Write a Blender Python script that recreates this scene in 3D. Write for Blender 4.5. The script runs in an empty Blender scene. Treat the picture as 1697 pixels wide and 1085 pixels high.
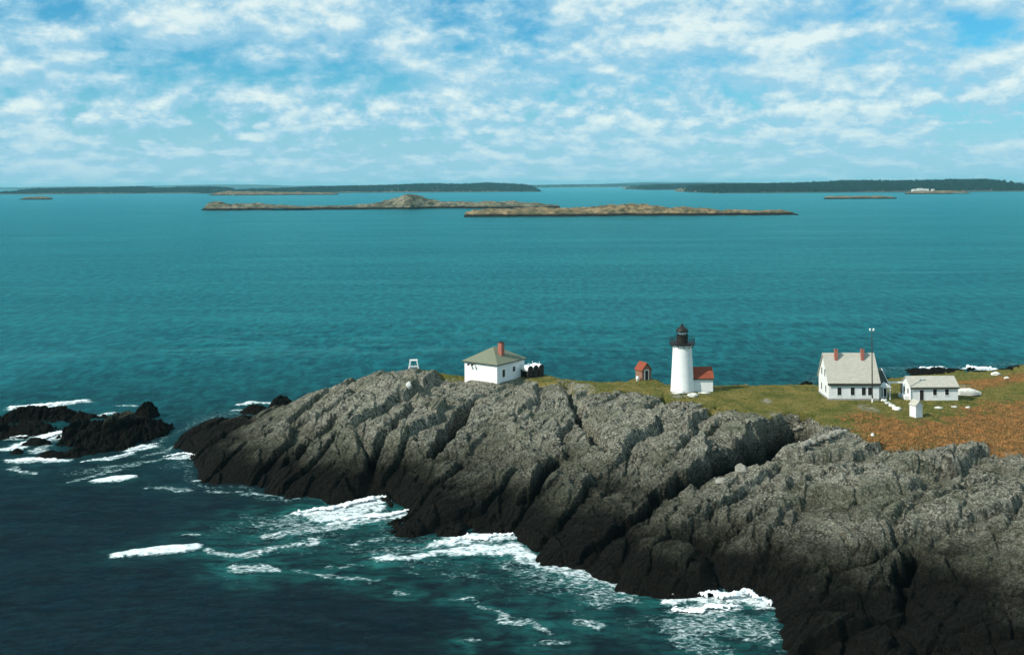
import bpy, math, random
import numpy as np
from mathutils import Vector, Matrix

C = bpy.context.scene.collection
PI = math.pi
rng = np.random.default_rng(7)
random.seed(7)

# ------------------------------------------------------------------ camera
H = 56.0                      # height of the camera above the sea, metres
F = 1700.0                    # focal length in pixels of the 1697 px wide photograph
ROLL = 0.006
cam_d = bpy.data.cameras.new('camera')
cam = bpy.data.objects.new('camera', cam_d); C.objects.link(cam)
cam.location = (0, 0, H)
cam.rotation_euler = (Matrix.Rotation(math.radians(90), 3, 'X') @ Matrix.Rotation(-ROLL, 3, 'Z')).to_euler()
cam_d.sensor_width = 36.0
cam_d.lens = 36.0 * F / 1697.0
cam_d.shift_y = -(542.5 - 306.0) / 1697.0
cam_d.clip_start = 1.0
cam_d.clip_end = 200000.0
bpy.context.scene.camera = cam

# ------------------------------------------------------------------ view
vs = bpy.context.scene.view_settings
vs.view_transform = 'Standard'; vs.look = 'None'; vs.exposure = 0.0; vs.gamma = 1.0

# ------------------------------------------------------------------ node helpers
class NT:
    def __init__(s, tree): s.t = tree; s.n = tree.nodes; s.l = tree.links
    def new(s, typ, **kw):
        n = s.n.new(typ)
        for k, v in kw.items(): setattr(n, k, v)
        return n
    def put(s, sock, v):
        if v is None: return
        if hasattr(v, 'is_linked') or hasattr(v, 'links'): s.l.new(v, sock)
        else:
            if sock.type == 'RGBA' and not isinstance(v, (int, float)) and len(v) == 3: v = (*v, 1)
            sock.default_value = v
    def math(s, op, a, b=0.0, c=None, clamp=False):
        n = s.new('ShaderNodeMath', operation=op, use_clamp=clamp)
        s.put(n.inputs[0], a); s.put(n.inputs[1], b)
        if c is not None: s.put(n.inputs[2], c)
        return n.outputs[0]
    def mix(s, f, a, b, blend='MIX'):
        n = s.new('ShaderNodeMix', data_type='RGBA', blend_type=blend, clamp_factor=True)
        s.put(n.inputs[0], f); s.put(n.inputs[6], a); s.put(n.inputs[7], b)
        return n.outputs[2]
    def noise(s, vec, scale, detail=4, rough=0.55, dist=0.0, dim='3D'):
        n = s.new('ShaderNodeTexNoise', noise_dimensions=dim)
        s.put(n.inputs['Vector'], vec); s.put(n.inputs['Scale'], scale); s.put(n.inputs['Detail'], detail)
        s.put(n.inputs['Roughness'], rough); s.put(n.inputs['Distortion'], dist)
        return n.outputs[0]
    def vor(s, vec, scale, feature='F1', out=0):
        n = s.new('ShaderNodeTexVoronoi', feature=feature)
        s.put(n.inputs['Vector'], vec); s.put(n.inputs['Scale'], scale)
        return n.outputs[out]
    def ramp(s, v, a, b, smooth=True):
        n = s.new('ShaderNodeMapRange', interpolation_type='SMOOTHSTEP' if smooth else 'LINEAR')
        s.put(n.inputs[0], v); s.put(n.inputs[1], a); s.put(n.inputs[2], b); s.put(n.inputs[3], 0.0); s.put(n.inputs[4], 1.0)
        return n.outputs[0]
    def mapping(s, vec, scale=(1, 1, 1), rot=(0, 0, 0), loc=(0, 0, 0)):
        n = s.new('ShaderNodeMapping'); s.put(n.inputs[0], vec)
        n.inputs[1].default_value = loc; n.inputs[2].default_value = rot; n.inputs[3].default_value = scale
        return n.outputs[0]
    def sep(s, v):
        n = s.new('ShaderNodeSeparateXYZ'); s.put(n.inputs[0], v); return n.outputs
    def comb(s, x, y, z=0.0):
        n = s.new('ShaderNodeCombineXYZ'); s.put(n.inputs[0], x); s.put(n.inputs[1], y); s.put(n.inputs[2], z); return n.outputs[0]
    def attr(s, name): return s.new('ShaderNodeAttribute', attribute_name=name).outputs['Fac']
    def pos(s): return s.new('ShaderNodeNewGeometry').outputs['Position']
    def obj(s): return s.new('ShaderNodeTexCoord').outputs['Object']
    def bump(s, h, strength=0.5, dist=0.1, normal=None):
        n = s.new('ShaderNodeBump'); s.put(n.inputs['Height'], h); s.put(n.inputs['Strength'], strength)
        s.put(n.inputs['Distance'], dist); s.put(n.inputs['Normal'], normal); return n.outputs[0]

def material(name):
    m = bpy.data.materials.new(name); m.use_nodes = True
    t = NT(m.node_tree)
    b = m.node_tree.nodes['Principled BSDF']
    return m, t, b

# ------------------------------------------------------------------ sun and sky
SUN_EL, SUN_LEFT = math.radians(39), math.radians(64)      # the sun stands behind the camera's left shoulder
sun_dir = Vector((-math.sin(SUN_LEFT) * math.cos(SUN_EL), -math.cos(SUN_LEFT) * math.cos(SUN_EL), math.sin(SUN_EL)))
sd = bpy.data.lights.new('sun', 'SUN'); sd.energy = 4.9; sd.angle = math.radians(0.5); sd.color = (1.0, 0.95, 0.86)
sun = bpy.data.objects.new('sun', sd); C.objects.link(sun)
sun.rotation_euler = sun_dir.to_track_quat('Z', 'Y').to_euler(); sun.location = (-60, -40, 90)

SKY_TINT = (0.30, 1.0, 1.25)
W = bpy.data.worlds.new('World'); bpy.context.scene.world = W; W.use_nodes = True
w = NT(W.node_tree); w.n.clear()
sky = w.new('ShaderNodeTexSky', sky_type='NISHITA', sun_disc=False, sun_elevation=SUN_EL,
            sun_rotation=math.atan2(sun_dir.x, sun_dir.y), altitude=0.0, air_density=1.0, dust_density=0.6, ozone_density=1.5)
tc = w.new('ShaderNodeTexCoord').outputs['Generated']
dx, dy, dz = w.sep(tc)
el = w.math('MAXIMUM', dz, 0.0)
def clouds(lift):
    """cloud density in a direction: rows of cumulus that crowd together towards the horizon"""
    e_ = w.math('ADD', el, lift)
    az = w.math('ARCTAN2', dx, dy)
    pl = w.comb(az, 0.37, w.math('MULTIPLY', w.math('LOGARITHM', w.math('ADD', e_, 0.05), 2.718), 0.55))
    big = w.noise(w.mapping(pl, (1.3, 1, 1), loc=(1.52, 0.35, 0.2)), 4.6, 2, 0.5, 0.1)
    m1 = w.noise(w.mapping(pl, (1.6, 1, 1.0), loc=(0.3, 0.0, 0.45)), 10.0, 10, 0.60, 0.1)
    m2 = w.noise(w.mapping(pl, (2.6, 1, 1.0), loc=(0.9, 0.0, 0.15)), 11.0, 10, 0.60, 0.1)
    mid = w.math('ADD', m2, w.math('MULTIPLY', w.math('SUBTRACT', m1, m2), w.ramp(el, 0.06, 0.13)))
    row = w.noise(w.mapping(pl, (.7, 1, 1.9), loc=(0.0, 2.0, 0.1)), 12.0, 6, 0.6, 0.1)
    s_ = w.math('ADD', w.math('MULTIPLY', mid, 0.62), w.math('MULTIPLY', big, 0.30))
    return w.math('ADD', s_, w.math('ADD', w.math('MULTIPLY', row, 0.08), 0.09))
s0 = clouds(0.0); s1 = clouds(0.008)
low = w.ramp(el, 0.0, 0.11)
edge = w.math('SUBTRACT', 0.575, w.math('MULTIPLY', low, -0.012))
cover = w.ramp(s0, 0.455, 0.60)
lit = w.math('ADD', w.math('MULTIPLY', w.math('SUBTRACT', s0, s1), 4.0), w.math('MULTIPLY', w.ramp(s0, 0.55, 0.70), 0.86))
lit = w.math('MULTIPLY', w.math('MAXIMUM', lit, 0.0), w.math('ADD', w.math('MULTIPLY', low, 0.75), 0.25), clamp=True)
skyc = w.mix(1.0, sky.outputs[0], SKY_TINT, 'MULTIPLY')
bg1 = w.new('ShaderNodeBackground'); w.put(bg1.inputs[0], skyc); bg1.inputs[1].default_value = 0.10
cc = w.mix(lit, (0.36, 0.64, 0.81), (0.80, 0.93, 0.92))
bg2 = w.new('ShaderNodeBackground'); w.put(bg2.inputs[0], cc); bg2.inputs[1].default_value = 1.0
veil = w.math('MAXIMUM', cover, w.math('MULTIPLY', w.math('SUBTRACT', 1.0, w.ramp(el, 0.01, 0.13)), 0.90))
ms = w.new('ShaderNodeMixShader'); w.put(ms.inputs[0], w.math('MULTIPLY', veil, 0.94)); w.l.new(bg1.outputs[0], ms.inputs[1]); w.l.new(bg2.outputs[0], ms.inputs[2])
wo = w.new('ShaderNodeOutputWorld'); w.l.new(ms.outputs[0], wo.inputs[0])

# ------------------------------------------------------------------ placing: a photograph point at height z -> ground point
def at(u, v, z=0.0):
    du, dv = u - 848.5, v - 306.0
    dv2 = dv + ROLL * du; du2 = du - ROLL * dv
    Y = (H - z) * F / dv2
    return np.array((du2 / F * Y, Y))

# ------------------------------------------------------------------ numpy noise
def _h(ix, iy, seed):
    a = (ix.astype(np.int64) * 374761393 + iy.astype(np.int64) * 668265263 + seed * 974711) & 0xffffffff
    a = ((a ^ (a >> 13)) * 1274126177) & 0xffffffff
    a = ((a ^ (a >> 16)) * 2246822519) & 0xffffffff
    a = a ^ (a >> 15)
    return (a & 0xffffff).astype(np.float32) / np.float32(0xffffff)
def vnoise(x, y, seed=0):
    ix = np.floor(x); iy = np.floor(y); fx = (x - ix).astype(np.float32); fy = (y - iy).astype(np.float32)
    ux = fx * fx * fx * (fx * (fx * 6 - 15) + 10); uy = fy * fy * fy * (fy * (fy * 6 - 15) + 10)
    a = _h(ix, iy, seed); b = _h(ix + 1, iy, seed); c = _h(ix, iy + 1, seed); d = _h(ix + 1, iy + 1, seed)
    return (a + (b - a) * ux + (c - a) * uy + (a - b - c + d) * ux * uy) * 2 - 1
def fbm(x, y, seed=0, octv=5, gain=0.5):
    s = 0; a = 1.0; t = 0
    for o in range(octv):
        s = s + a * vnoise(x * 2 ** o + 17.3 * o, y * 2 ** o - 9.1 * o, seed + o); t += a; a *= gain
    return s / t
def worley(x, y, seed=0):
    ix = np.floor(x); iy = np.floor(y)
    F1 = np.full(x.shape, 9.0, np.float32); F2 = F1.copy(); cx = np.zeros_like(F1); cy = np.zeros_like(F1); idr = np.zeros_like(F1); idq = np.zeros_like(F1)
    for j in (-1, 0, 1):
        for i in (-1, 0, 1):
            px = ix + i + _h(ix + i, iy + j, seed); py = iy + j + _h(ix + i, iy + j, seed + 51)
            d = np.sqrt((px - x) ** 2 + (py - y) ** 2).astype(np.float32)
            m = d < F1
            F2 = np.where(m, F1, np.minimum(F2, d)); F1 = np.where(m, d, F1)
            cx = np.where(m, px, cx); cy = np.where(m, py, cy)
            idr = np.where(m, _h(ix + i, iy + j, seed + 101), idr); idq = np.where(m, _h(ix + i, iy + j, seed + 151), idq)
    return F1, F2, x - cx, y - cy, idr, idq
def sstep(x, a, b):
    t = np.clip((x - a) / (b - a), 0, 1); return t * t * (3 - 2 * t)
def polydist(x, y, pts):
    """distance to a polyline and the fraction along it"""
    best = np.full(x.shape, 1e9); tt = np.zeros(x.shape); n = len(pts) - 1
    for i in range(n):
        a, b = np.array(pts[i][:2]), np.array(pts[i + 1][:2]); d = b - a; L = d @ d + 1e-9
        t = np.clip(((x - a[0]) * d[0] + (y - a[1]) * d[1]) / L, 0, 1)
        q = np.hypot(x - a[0] - t * d[0], y - a[1] - t * d[1])
        m = q < best; best = np.where(m, q, best); tt = np.where(m, (i + t) / n, tt)
    return best, tt
def inside(x, y, poly):
    r = np.zeros(x.shape, bool); n = len(poly)
    for i in range(n):
        x0, y0 = poly[i]; x1, y1 = poly[(i + 1) % n]
        if y0 == y1: continue
        c = ((y0 > y) != (y1 > y)) & (x < (x1 - x0) * (y - y0) / (y1 - y0) + x0)
        r ^= c
    return r

# jointed, slabby rock: tilted blocks between joints, lying along a strike direction
def rock_blocks(x, y, ang, seed, sizes):
    c, s_ = math.cos(ang), math.sin(ang)
    wx = fbm(x * 0.05, y * 0.05, seed + 5, 4) * 5.0; wy = fbm(x * 0.05, y * 0.05, seed + 15, 4) * 5.0
    wx2 = fbm(x * 0.6, y * 0.6, seed + 25, 3) * 0.35; wy2 = fbm(x * 0.6, y * 0.6, seed + 35, 3) * 0.35
    X = x + wx + wx2; Y = y + wy + wy2
    h = 0
    for i, (L, Wd, amp, sl) in enumerate(sizes):
        an = ang + math.radians((0, 38, -24, 15)[i]); c, s_ = math.cos(an), math.sin(an)      # joint sets that cross
        S = X * c + Y * s_; T = X * s_ - Y * c          # T grows to the right of the strike
        f1, f2, ds, dt, r, q = worley(S / L, T / Wd, seed + 7 * i)
        e_ = f2 - f1
        k_ = sstep(e_, 0.0, (0.13, 0.16, 0.28, 0.30)[i])                      # every block falls to its joints without a break
        h = h + k_ * (amp * (0.30 + 1.0 * r) + dt * Wd * sl * (0.35 + 0.9 * q) + ds * L * (q - 0.5) * 0.16 + amp * .55 * np.sqrt(np.clip(1 - 1.2 * f1 * f1, 0, 1))) - amp * .85
    return h
SIZES = [(24, 11.0, 1.35, 0.14), (9.0, 4.6, 0.48, 0.14), (3.1, 1.9, 0.22, 0.16), (1.0, 0.7, 0.13, 0.22)]

# ------------------------------------------------------------------ mesh helpers
def link(name, verts, faces, mat=None, parent=None, smooth=False):
    me = bpy.data.meshes.new(name); me.from_pydata([tuple(v) for v in verts], [], faces)
    if mat: me.materials.append(mat)
    if smooth:
        for p in me.polygons: p.use_smooth = True
    me.update()
    o = bpy.data.objects.new(name, me); C.objects.link(o)
    if parent: o.parent = parent
    return o
def grid_mesh(name, X, Y, Z, keep=None, mat=None, attrs=None, smooth=False):
    ny, nx = X.shape
    co = np.stack([X, Y, Z], -1).reshape(-1, 3).astype(np.float32)
    idx = np.arange(nx * ny).reshape(ny, nx)
    q = np.stack([idx[:-1, :-1], idx[:-1, 1:], idx[1:, 1:], idx[1:, :-1]], -1).reshape(-1, 4)
    if keep is not None:
        kf = (keep[:-1, :-1] | keep[:-1, 1:] | keep[1:, 1:] | keep[1:, :-1]).reshape(-1)
        q = q[kf]
        used = np.zeros(nx * ny, bool); used[q] = True
        re = np.cumsum(used) - 1; co = co[used]; q = re[q]
        attrs = {k_: a.reshape(-1)[used] for k_, a in (attrs or {}).items()}
    else: attrs = {k_: a.reshape(-1) for k_, a in (attrs or {}).items()}
    return raw_mesh(name, co, q, mat, attrs, smooth)
def raw_mesh(name, co, q, mat=None, attrs=None, smooth=False, parent=None):
    q = np.asarray(q); n = q.shape[1]
    me = bpy.data.meshes.new(name)
    me.vertices.add(len(co)); me.vertices.foreach_set('co', np.asarray(co, np.float32).ravel())
    me.loops.add(q.size); me.loops.foreach_set('vertex_index', q.astype(np.int32).ravel())
    me.polygons.add(len(q)); me.polygons.foreach_set('loop_start', np.arange(0, q.size, n, dtype=np.int32))
    try: me.polygons.foreach_set('loop_total', np.full(len(q), n, dtype=np.int32))
    except Exception: pass
    me.polygons.foreach_set('use_smooth', np.full(len(q), smooth, dtype=bool))
    for k_, a in (attrs or {}).items():
        at_ = me.attributes.new(k_, 'FLOAT', 'POINT'); at_.data.foreach_set('value', np.asarray(a, np.float32))
    me.update(calc_edges=True)
    if mat: me.materials.append(mat)
    o = bpy.data.objects.new(name, me); C.objects.link(o)
    if parent: o.parent = parent
    return o
def tag(o, label, cat, group=None, kind=None):
    o['label'] = label; o['category'] = cat
    if group: o['group'] = group
    if kind: o['kind'] = kind
    return o
def structure(o): o['kind'] = 'structure'; return o
def empty(name, loc, rz, label, cat, group=None):
    o = bpy.data.objects.new(name, None); C.objects.link(o); o.location = loc; o.rotation_euler = (0, 0, rz)
    o.empty_display_size = 0.5
    return tag(o, label, cat, group)

class MB:
    """collects simple shapes; build() links them as one mesh object"""
    def __init__(s): s.v = []; s.f = []
    def add(s, vs_, fs):
        b = len(s.v); s.v += [tuple(p) for p in vs_]; s.f += [tuple(i + b for i in f) for f in fs]; return s
    def box(s, x0, x1, y0, y1, z0, z1):
        return s.add([(x0, y0, z0), (x1, y0, z0), (x1, y1, z0), (x0, y1, z0), (x0, y0, z1), (x1, y0, z1), (x1, y1, z1), (x0, y1, z1)],
                     [(0, 3, 2, 1), (4, 5, 6, 7), (0, 1, 5, 4), (1, 2, 6, 5), (2, 3, 7, 6), (3, 0, 4, 7)])
    def bar(s, a, b, w_, d_=None):
        a = Vector(a); b = Vector(b); d_ = d_ or w_
        z = (b - a).normalized(); r = Vector((0, 0, 1)) if abs(z.z) < 0.95 else Vector((0, 1, 0))
        x = z.cross(r).normalized() * w_ / 2; y = z.cross(x).normalized() * d_ / 2
        return s.add([a - x - y, a + x - y, a + x + y, a - x + y, b - x - y, b + x - y, b + x + y, b - x + y],
                     [(0, 3, 2, 1), (4, 5, 6, 7), (0, 1, 5, 4), (1, 2, 6, 5), (2, 3, 7, 6), (3, 0, 4, 7)])
    def lathe(s, prof, n=32, c=(0, 0), cap=True):
        vs_ = []; fs = []
        for r, z in prof:
            for i in range(n):
                a = 2 * PI * i / n; vs_.append((c[0] + r * math.cos(a), c[1] + r * math.sin(a), z))
        for j in range(len(prof) - 1):
            for i in range(n):
                i2 = (i + 1) % n; fs.append((j * n + i, j * n + i2, (j + 1) * n + i2, (j + 1) * n + i))
        if cap: fs.append(tuple(range(n))[::-1]); fs.append(tuple((len(prof) - 1) * n + i for i in range(n)))
        return s.add(vs_, fs)
    def tube(s, pts, r, n=8):
        for a, b in zip(pts[:-1], pts[1:]):
            a = Vector(a); b = Vector(b); z = (b - a).normalized(); q = Vector((0, 0, 1)) if abs(z.z) < .95 else Vector((1, 0, 0))
            x = z.cross(q).normalized(); y = z.cross(x)
            ring = [x * math.cos(2 * PI * i / n) * r + y * math.sin(2 * PI * i / n) * r for i in range(n)]
            s.add([a + p for p in ring] + [b + p for p in ring], [(i, (i + 1) % n, n + (i + 1) % n, n + i) for i in range(n)] + [tuple(range(n))[::-1], tuple(range(n, 2 * n))])
        return s
    def build(s, name, mat, parent=None, smooth=False): return link(name, s.v, s.f, mat, parent, smooth)

# ------------------------------------------------------------------ materials
def mat_rock():
    m, t, b = material('coastal_rock')
    P = t.pos(); z = t.sep(P)[2]
    big = t.noise(P, 0.10, 5, 0.6)
    med = t.noise(t.mapping(P, (1, 1, 1)), 0.55, 6, 0.65)
    fine = t.noise(P, 2.6, 5, 0.7)
    sp = t.noise(P, 7.0, 3, 0.7)
    col = t.mix(t.ramp(med, 0.34, 0.62), (0.044, 0.042, 0.031), (0.285, 0.272, 0.205))
    col = t.mix(t.math('MULTIPLY', t.ramp(fine, 0.485, 0.61), 0.88), col, (0.58, 0.555, 0.44))       # pale lichen
    col = t.mix(t.math('MULTIPLY', t.ramp(t.noise(P, 0.33, 5, 0.7), 0.54, 0.70), 0.55), col, (0.12, 0.085, 0.07))   # rusty brown weathering
    col = t.mix(t.math('MULTIPLY', t.ramp(big, 0.48, 0.62), 0.45), col, (0.115, 0.125, 0.07))      # greenish
    col = t.mix(t.math('MULTIPLY', t.ramp(t.noise(P, 3.6, 5, 0.75), 0.52, 0.66), 0.85), col, (0.024, 0.023, 0.018))
    # tide zone: black lichen and weed on the lower rock
    lim = t.math('ADD', z, t.math('MULTIPLY', t.math('SUBTRACT', t.noise(P, 0.16, 5, 0.65), 0.5), 5.5))
    wet = t.math('SUBTRACT', 1.0, t.ramp(lim, 3.0, 6.2))
    dull = t.math('SUBTRACT', 1.0, t.ramp(lim, 4.6, 10.0))
    col = t.mix(t.math('MULTIPLY', dull, 0.80), col, t.mix(t.ramp(fine, .4, .66), (0.022, 0.023, 0.014), (0.075, 0.072, 0.048)))
    weed = t.mix(t.ramp(fine, 0.45, 0.7), (0.004, 0.004, 0.003), (0.015, 0.013, 0.008))
    col = t.mix(t.math('MULTIPLY', wet, 0.97), col, weed)
    # turf
    g = t.attr('grass')
    ge = t.ramp(t.math('ADD', g, t.math('MULTIPLY', t.math('SUBTRACT', t.noise(P, 0.8, 5, 0.7), 0.5), 1.1)), 0.42, 0.58)
    gr = t.mix(t.ramp(t.noise(P, 0.22, 5, 0.65), 0.35, 0.65), (0.100, 0.122, 0.024), (0.270, 0.215, 0.066))
    gr = t.mix(t.math('MULTIPLY', t.ramp(t.noise(P, 1.7, 4, 0.7), 0.5, 0.72), 0.7), gr, (0.19, 0.16, 0.07))
    gr = t.mix(t.math('MULTIPLY', t.ramp(t.noise(P, 3.5, 4, 0.7), 0.52, 0.7), 0.7), gr, (0.03, 0.036, 0.012))
    h_ = t.attr('heath')
    he = t.ramp(t.math('ADD', h_, t.math('MULTIPLY', t.math('SUBTRACT', t.noise(P, 0.22, 6, 0.7), 0.5), 2.2)), 0.30, 0.72)
    hc = t.mix(t.ramp(t.noise(P, 0.9, 5, 0.7), 0.36, 0.66), (0.15, 0.100, 0.038), (0.42, 0.195, 0.068))
    hc = t.mix(t.math('MULTIPLY', t.ramp(t.noise(P, 3.1, 4, 0.7), 0.52, 0.7), 0.7), hc, (0.07, 0.065, 0.022))
    gr = t.mix(he, gr, hc)
    bare = t.math('MULTIPLY', t.attr('bare'), t.ramp(med, 0.35, 0.6))
    gr = t.mix(bare, gr, (0.36, 0.33, 0.27))
    col = t.mix(ge, col, gr)
    t.put(b.inputs['Base Color'], col)
    b.inputs['Roughness'].default_value = 0.92
    b.inputs['Specular IOR Level'].default_value = 0.08
    hh = t.math('ADD', t.math('MULTIPLY', fine, 0.7), t.math('MULTIPLY', sp, 0.35))
    t.put(b.inputs['Normal'], t.bump(hh, 1.0, 0.95))
    return m

def mat_sea():
    m, t, b = material('sea_water')
    P = t.pos()
    foam = t.attr('foam'); aer = t.attr('aerated')
    # broad streaks of rougher and smoother water, wind across the view
    st = t.noise(t.mapping(P, (0.0016, 0.009, 1), rot=(0, 0, 0.08)), 1.0, 5, 0.6)
    st2 = t.noise(t.mapping(P, (0.011, 0.05, 1), rot=(0, 0, 0.12)), 1.0, 5, 0.6)
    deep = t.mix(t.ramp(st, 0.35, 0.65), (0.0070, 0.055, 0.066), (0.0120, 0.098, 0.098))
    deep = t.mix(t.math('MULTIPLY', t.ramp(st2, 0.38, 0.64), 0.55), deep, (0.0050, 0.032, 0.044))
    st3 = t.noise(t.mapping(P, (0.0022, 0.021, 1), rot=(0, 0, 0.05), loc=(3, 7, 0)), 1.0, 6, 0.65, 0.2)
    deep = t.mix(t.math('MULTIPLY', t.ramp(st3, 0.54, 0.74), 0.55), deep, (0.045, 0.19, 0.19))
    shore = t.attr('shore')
    deep = t.mix(t.math('MULTIPLY', shore, 0.97), deep, (0.0085, 0.0105, 0.0145))  # position mask darkens the water's base colour toward the viewer
    am = t.math('MULTIPLY', aer, t.ramp(t.noise(t.mapping(P, (0.22, 0.5, 1), rot=(0, 0, 0.35)), 1.0, 5, 0.65, 0.6), 0.32, 0.68))
    deep = t.mix(t.math('MULTIPLY', am, 0.8), deep, (0.026, 0.180, 0.160))
    # lace of foam: cellular strands that widen as the foam thickens
    pw = t.new('ShaderNodeVectorMath', operation='ADD')
    nz = t.new('ShaderNodeTexNoise'); t.put(nz.inputs['Vector'], P); nz.inputs['Scale'].default_value = 0.45; nz.inputs['Detail'].default_value = 4
    sc = t.new('ShaderNodeVectorMath', operation='SCALE'); t.l.new(nz.outputs['Color'], sc.inputs[0]); sc.inputs['Scale'].default_value = 2.6
    t.l.new(P, pw.inputs[0]); t.l.new(sc.outputs[0], pw.inputs[1])
    ve = t.vor(t.mapping(pw.outputs[0], (0.55, 0.85, 1)), 1.0, 'DISTANCE_TO_EDGE')
    lace = t.math('SUBTRACT', 1.0, t.ramp(ve, 0.0, 0.36, False))
    fn = t.noise(t.mapping(P, (1.0, 1.6, 1), rot=(0, 0, 0.3)), 1.1, 6, 0.72, 0.8)
    q = t.math('ADD', t.math('MULTIPLY', lace, 0.42), t.math('MULTIPLY', t.math('SUBTRACT', fn, 0.5), 2.3))
    q = t.math('ADD', q, t.math('MULTIPLY', foam, 0.98))
    fm = t.ramp(q, 0.52, 1.32)
    fm = t.math('MULTIPLY', fm, t.ramp(foam, 0.02, 0.22))
    # pale and dark teal mottling in the base colour, for wave texture
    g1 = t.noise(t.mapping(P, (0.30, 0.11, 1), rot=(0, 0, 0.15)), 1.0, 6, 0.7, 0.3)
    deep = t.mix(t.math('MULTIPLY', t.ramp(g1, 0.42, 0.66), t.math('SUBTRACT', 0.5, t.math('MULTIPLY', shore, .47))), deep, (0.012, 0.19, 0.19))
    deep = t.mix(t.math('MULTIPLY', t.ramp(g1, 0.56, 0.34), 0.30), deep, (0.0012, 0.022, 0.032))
    w1 = t.noise(t.mapping(P, (0.15, 0.36, 1), rot=(0, 0, 0.22)), 1.0, 7, 0.66, 0.3)
    w2 = t.noise(t.mapping(P, (0.6, 1.1, 1), rot=(0, 0, -0.2)), 1.0, 6, 0.65, 0.2)
    h = t.math('ADD', t.math('MULTIPLY', w1, 0.66), t.math('MULTIPLY', w2, 0.42))
    h = t.math('ADD', h, t.math('MULTIPLY', fm, 0.25))
    nrm = t.bump(h, 1.0, 1.0)
    m.node_tree.nodes.remove(b)
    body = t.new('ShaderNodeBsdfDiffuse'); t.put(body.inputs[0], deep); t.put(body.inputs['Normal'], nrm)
    gl = t.new('ShaderNodeBsdfGlossy'); gl.inputs[0].default_value = (0.24, 0.74, 0.78, 1); t.put(gl.inputs['Roughness'], t.math('ADD', 0.14, t.math('MULTIPLY', st, 0.10))); t.put(gl.inputs['Normal'], nrm)
    fr = t.new('ShaderNodeFresnel'); fr.inputs[0].default_value = 1.33; t.put(fr.inputs['Normal'], nrm)
    mx = t.new('ShaderNodeMixShader'); t.put(mx.inputs[0], t.math('MINIMUM', t.math('MULTIPLY', t.math('MAXIMUM', t.math('SUBTRACT', fr.outputs[0], 0.095), 0.004), t.math('SUBTRACT', 0.95, t.math('MULTIPLY', shore, 0.6))), 0.75)); t.l.new(body.outputs[0], mx.inputs[1]); t.l.new(gl.outputs[0], mx.inputs[2])  # reflection also cut down over the near water by the same mask
    fo = t.new('ShaderNodeBsdfDiffuse'); t.put(fo.inputs[0], t.mix(t.ramp(fm, 0.2, 0.9), (0.35, 0.62, 0.60), t.mix(t.ramp(fn, .35, .65), (0.66, 0.74, 0.73), (0.84, 0.88, 0.87)))); t.put(fo.inputs['Normal'], nrm)
    mx2 = t.new('ShaderNodeMixShader'); t.put(mx2.inputs[0], fm); t.l.new(mx.outputs[0], mx2.inputs[1]); t.l.new(fo.outputs[0], mx2.inputs[2])
    t.l.new(mx2.outputs[0], m.node_tree.nodes['Material Output'].inputs['Surface'])
    return m

def mat_plain(name, col, rough=0.7, var=0.25, scale=2.0, bump=0.0, bscale=6.0, stain=None, metallic=0.0, spec=0.3):
    m, t, b = material(name)
    P = t.pos()
    n = t.noise(P, scale, 5, 0.6)
    c2 = tuple(c_ * (1 - var) for c_ in col)
    c = t.mix(t.ramp(n, 0.35, 0.65), c2, col)
    if stain:
        sn = t.noise(t.mapping(P, (2.2, 2.2, 0.5)), 0.9, 5, 0.65)
        c = t.mix(t.math('MULTIPLY', t.ramp(sn, 0.52, 0.75), 0.5), c, stain)
    t.put(b.inputs['Base Color'], c)
    b.inputs['Roughness'].default_value = rough; b.inputs['Metallic'].default_value = metallic
    b.inputs['Specular IOR Level'].default_value = spec
    if bump: t.put(b.inputs['Normal'], t.bump(t.noise(P, bscale, 4, 0.6), bump, 0.05))
    return m
def mat_courses(name, cols, rough=0.85, course=0.25, seam=0.5, width=0.9, mortar=(0.3, 0.29, 0.27), msize=0.01):
    """shingles, clapboards or bricks: courses that stack up the object's Z"""
    m, t, b = material(name)
    x, y, z = t.sep(t.obj())
    n = t.new('ShaderNodeTexBrick'); t.put(n.inputs['Vector'], t.comb(t.math('ADD', x, t.math('MULTIPLY', y, 1.0)), z, 0))
    n.inputs['Color1'].default_value = (*cols[0], 1); n.inputs['Color2'].default_value = (*cols[1], 1); n.inputs['Mortar'].default_value = (*mortar, 1)
    n.inputs['Scale'].default_value = 1.0; n.inputs['Mortar Size'].default_value = msize; n.inputs['Mortar Smooth'].default_value = 0.2
    n.inputs['Brick Width'].default_value = width; n.inputs['Row Height'].default_value = course
    no = t.noise(t.pos(), 1.6, 5, 0.65)
    c = t.mix(t.math('MULTIPLY', t.ramp(no, 0.4, 0.7), 0.35), n.outputs[0], tuple(0.6 * q for q in cols[0]))
    t.put(b.inputs['Base Color'], c); b.inputs['Roughness'].default_value = rough; b.inputs['Specular IOR Level'].default_value = 0.2
    t.put(b.inputs['Normal'], t.bump(n.outputs[1], -0.35, 0.03))
    return m

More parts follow.
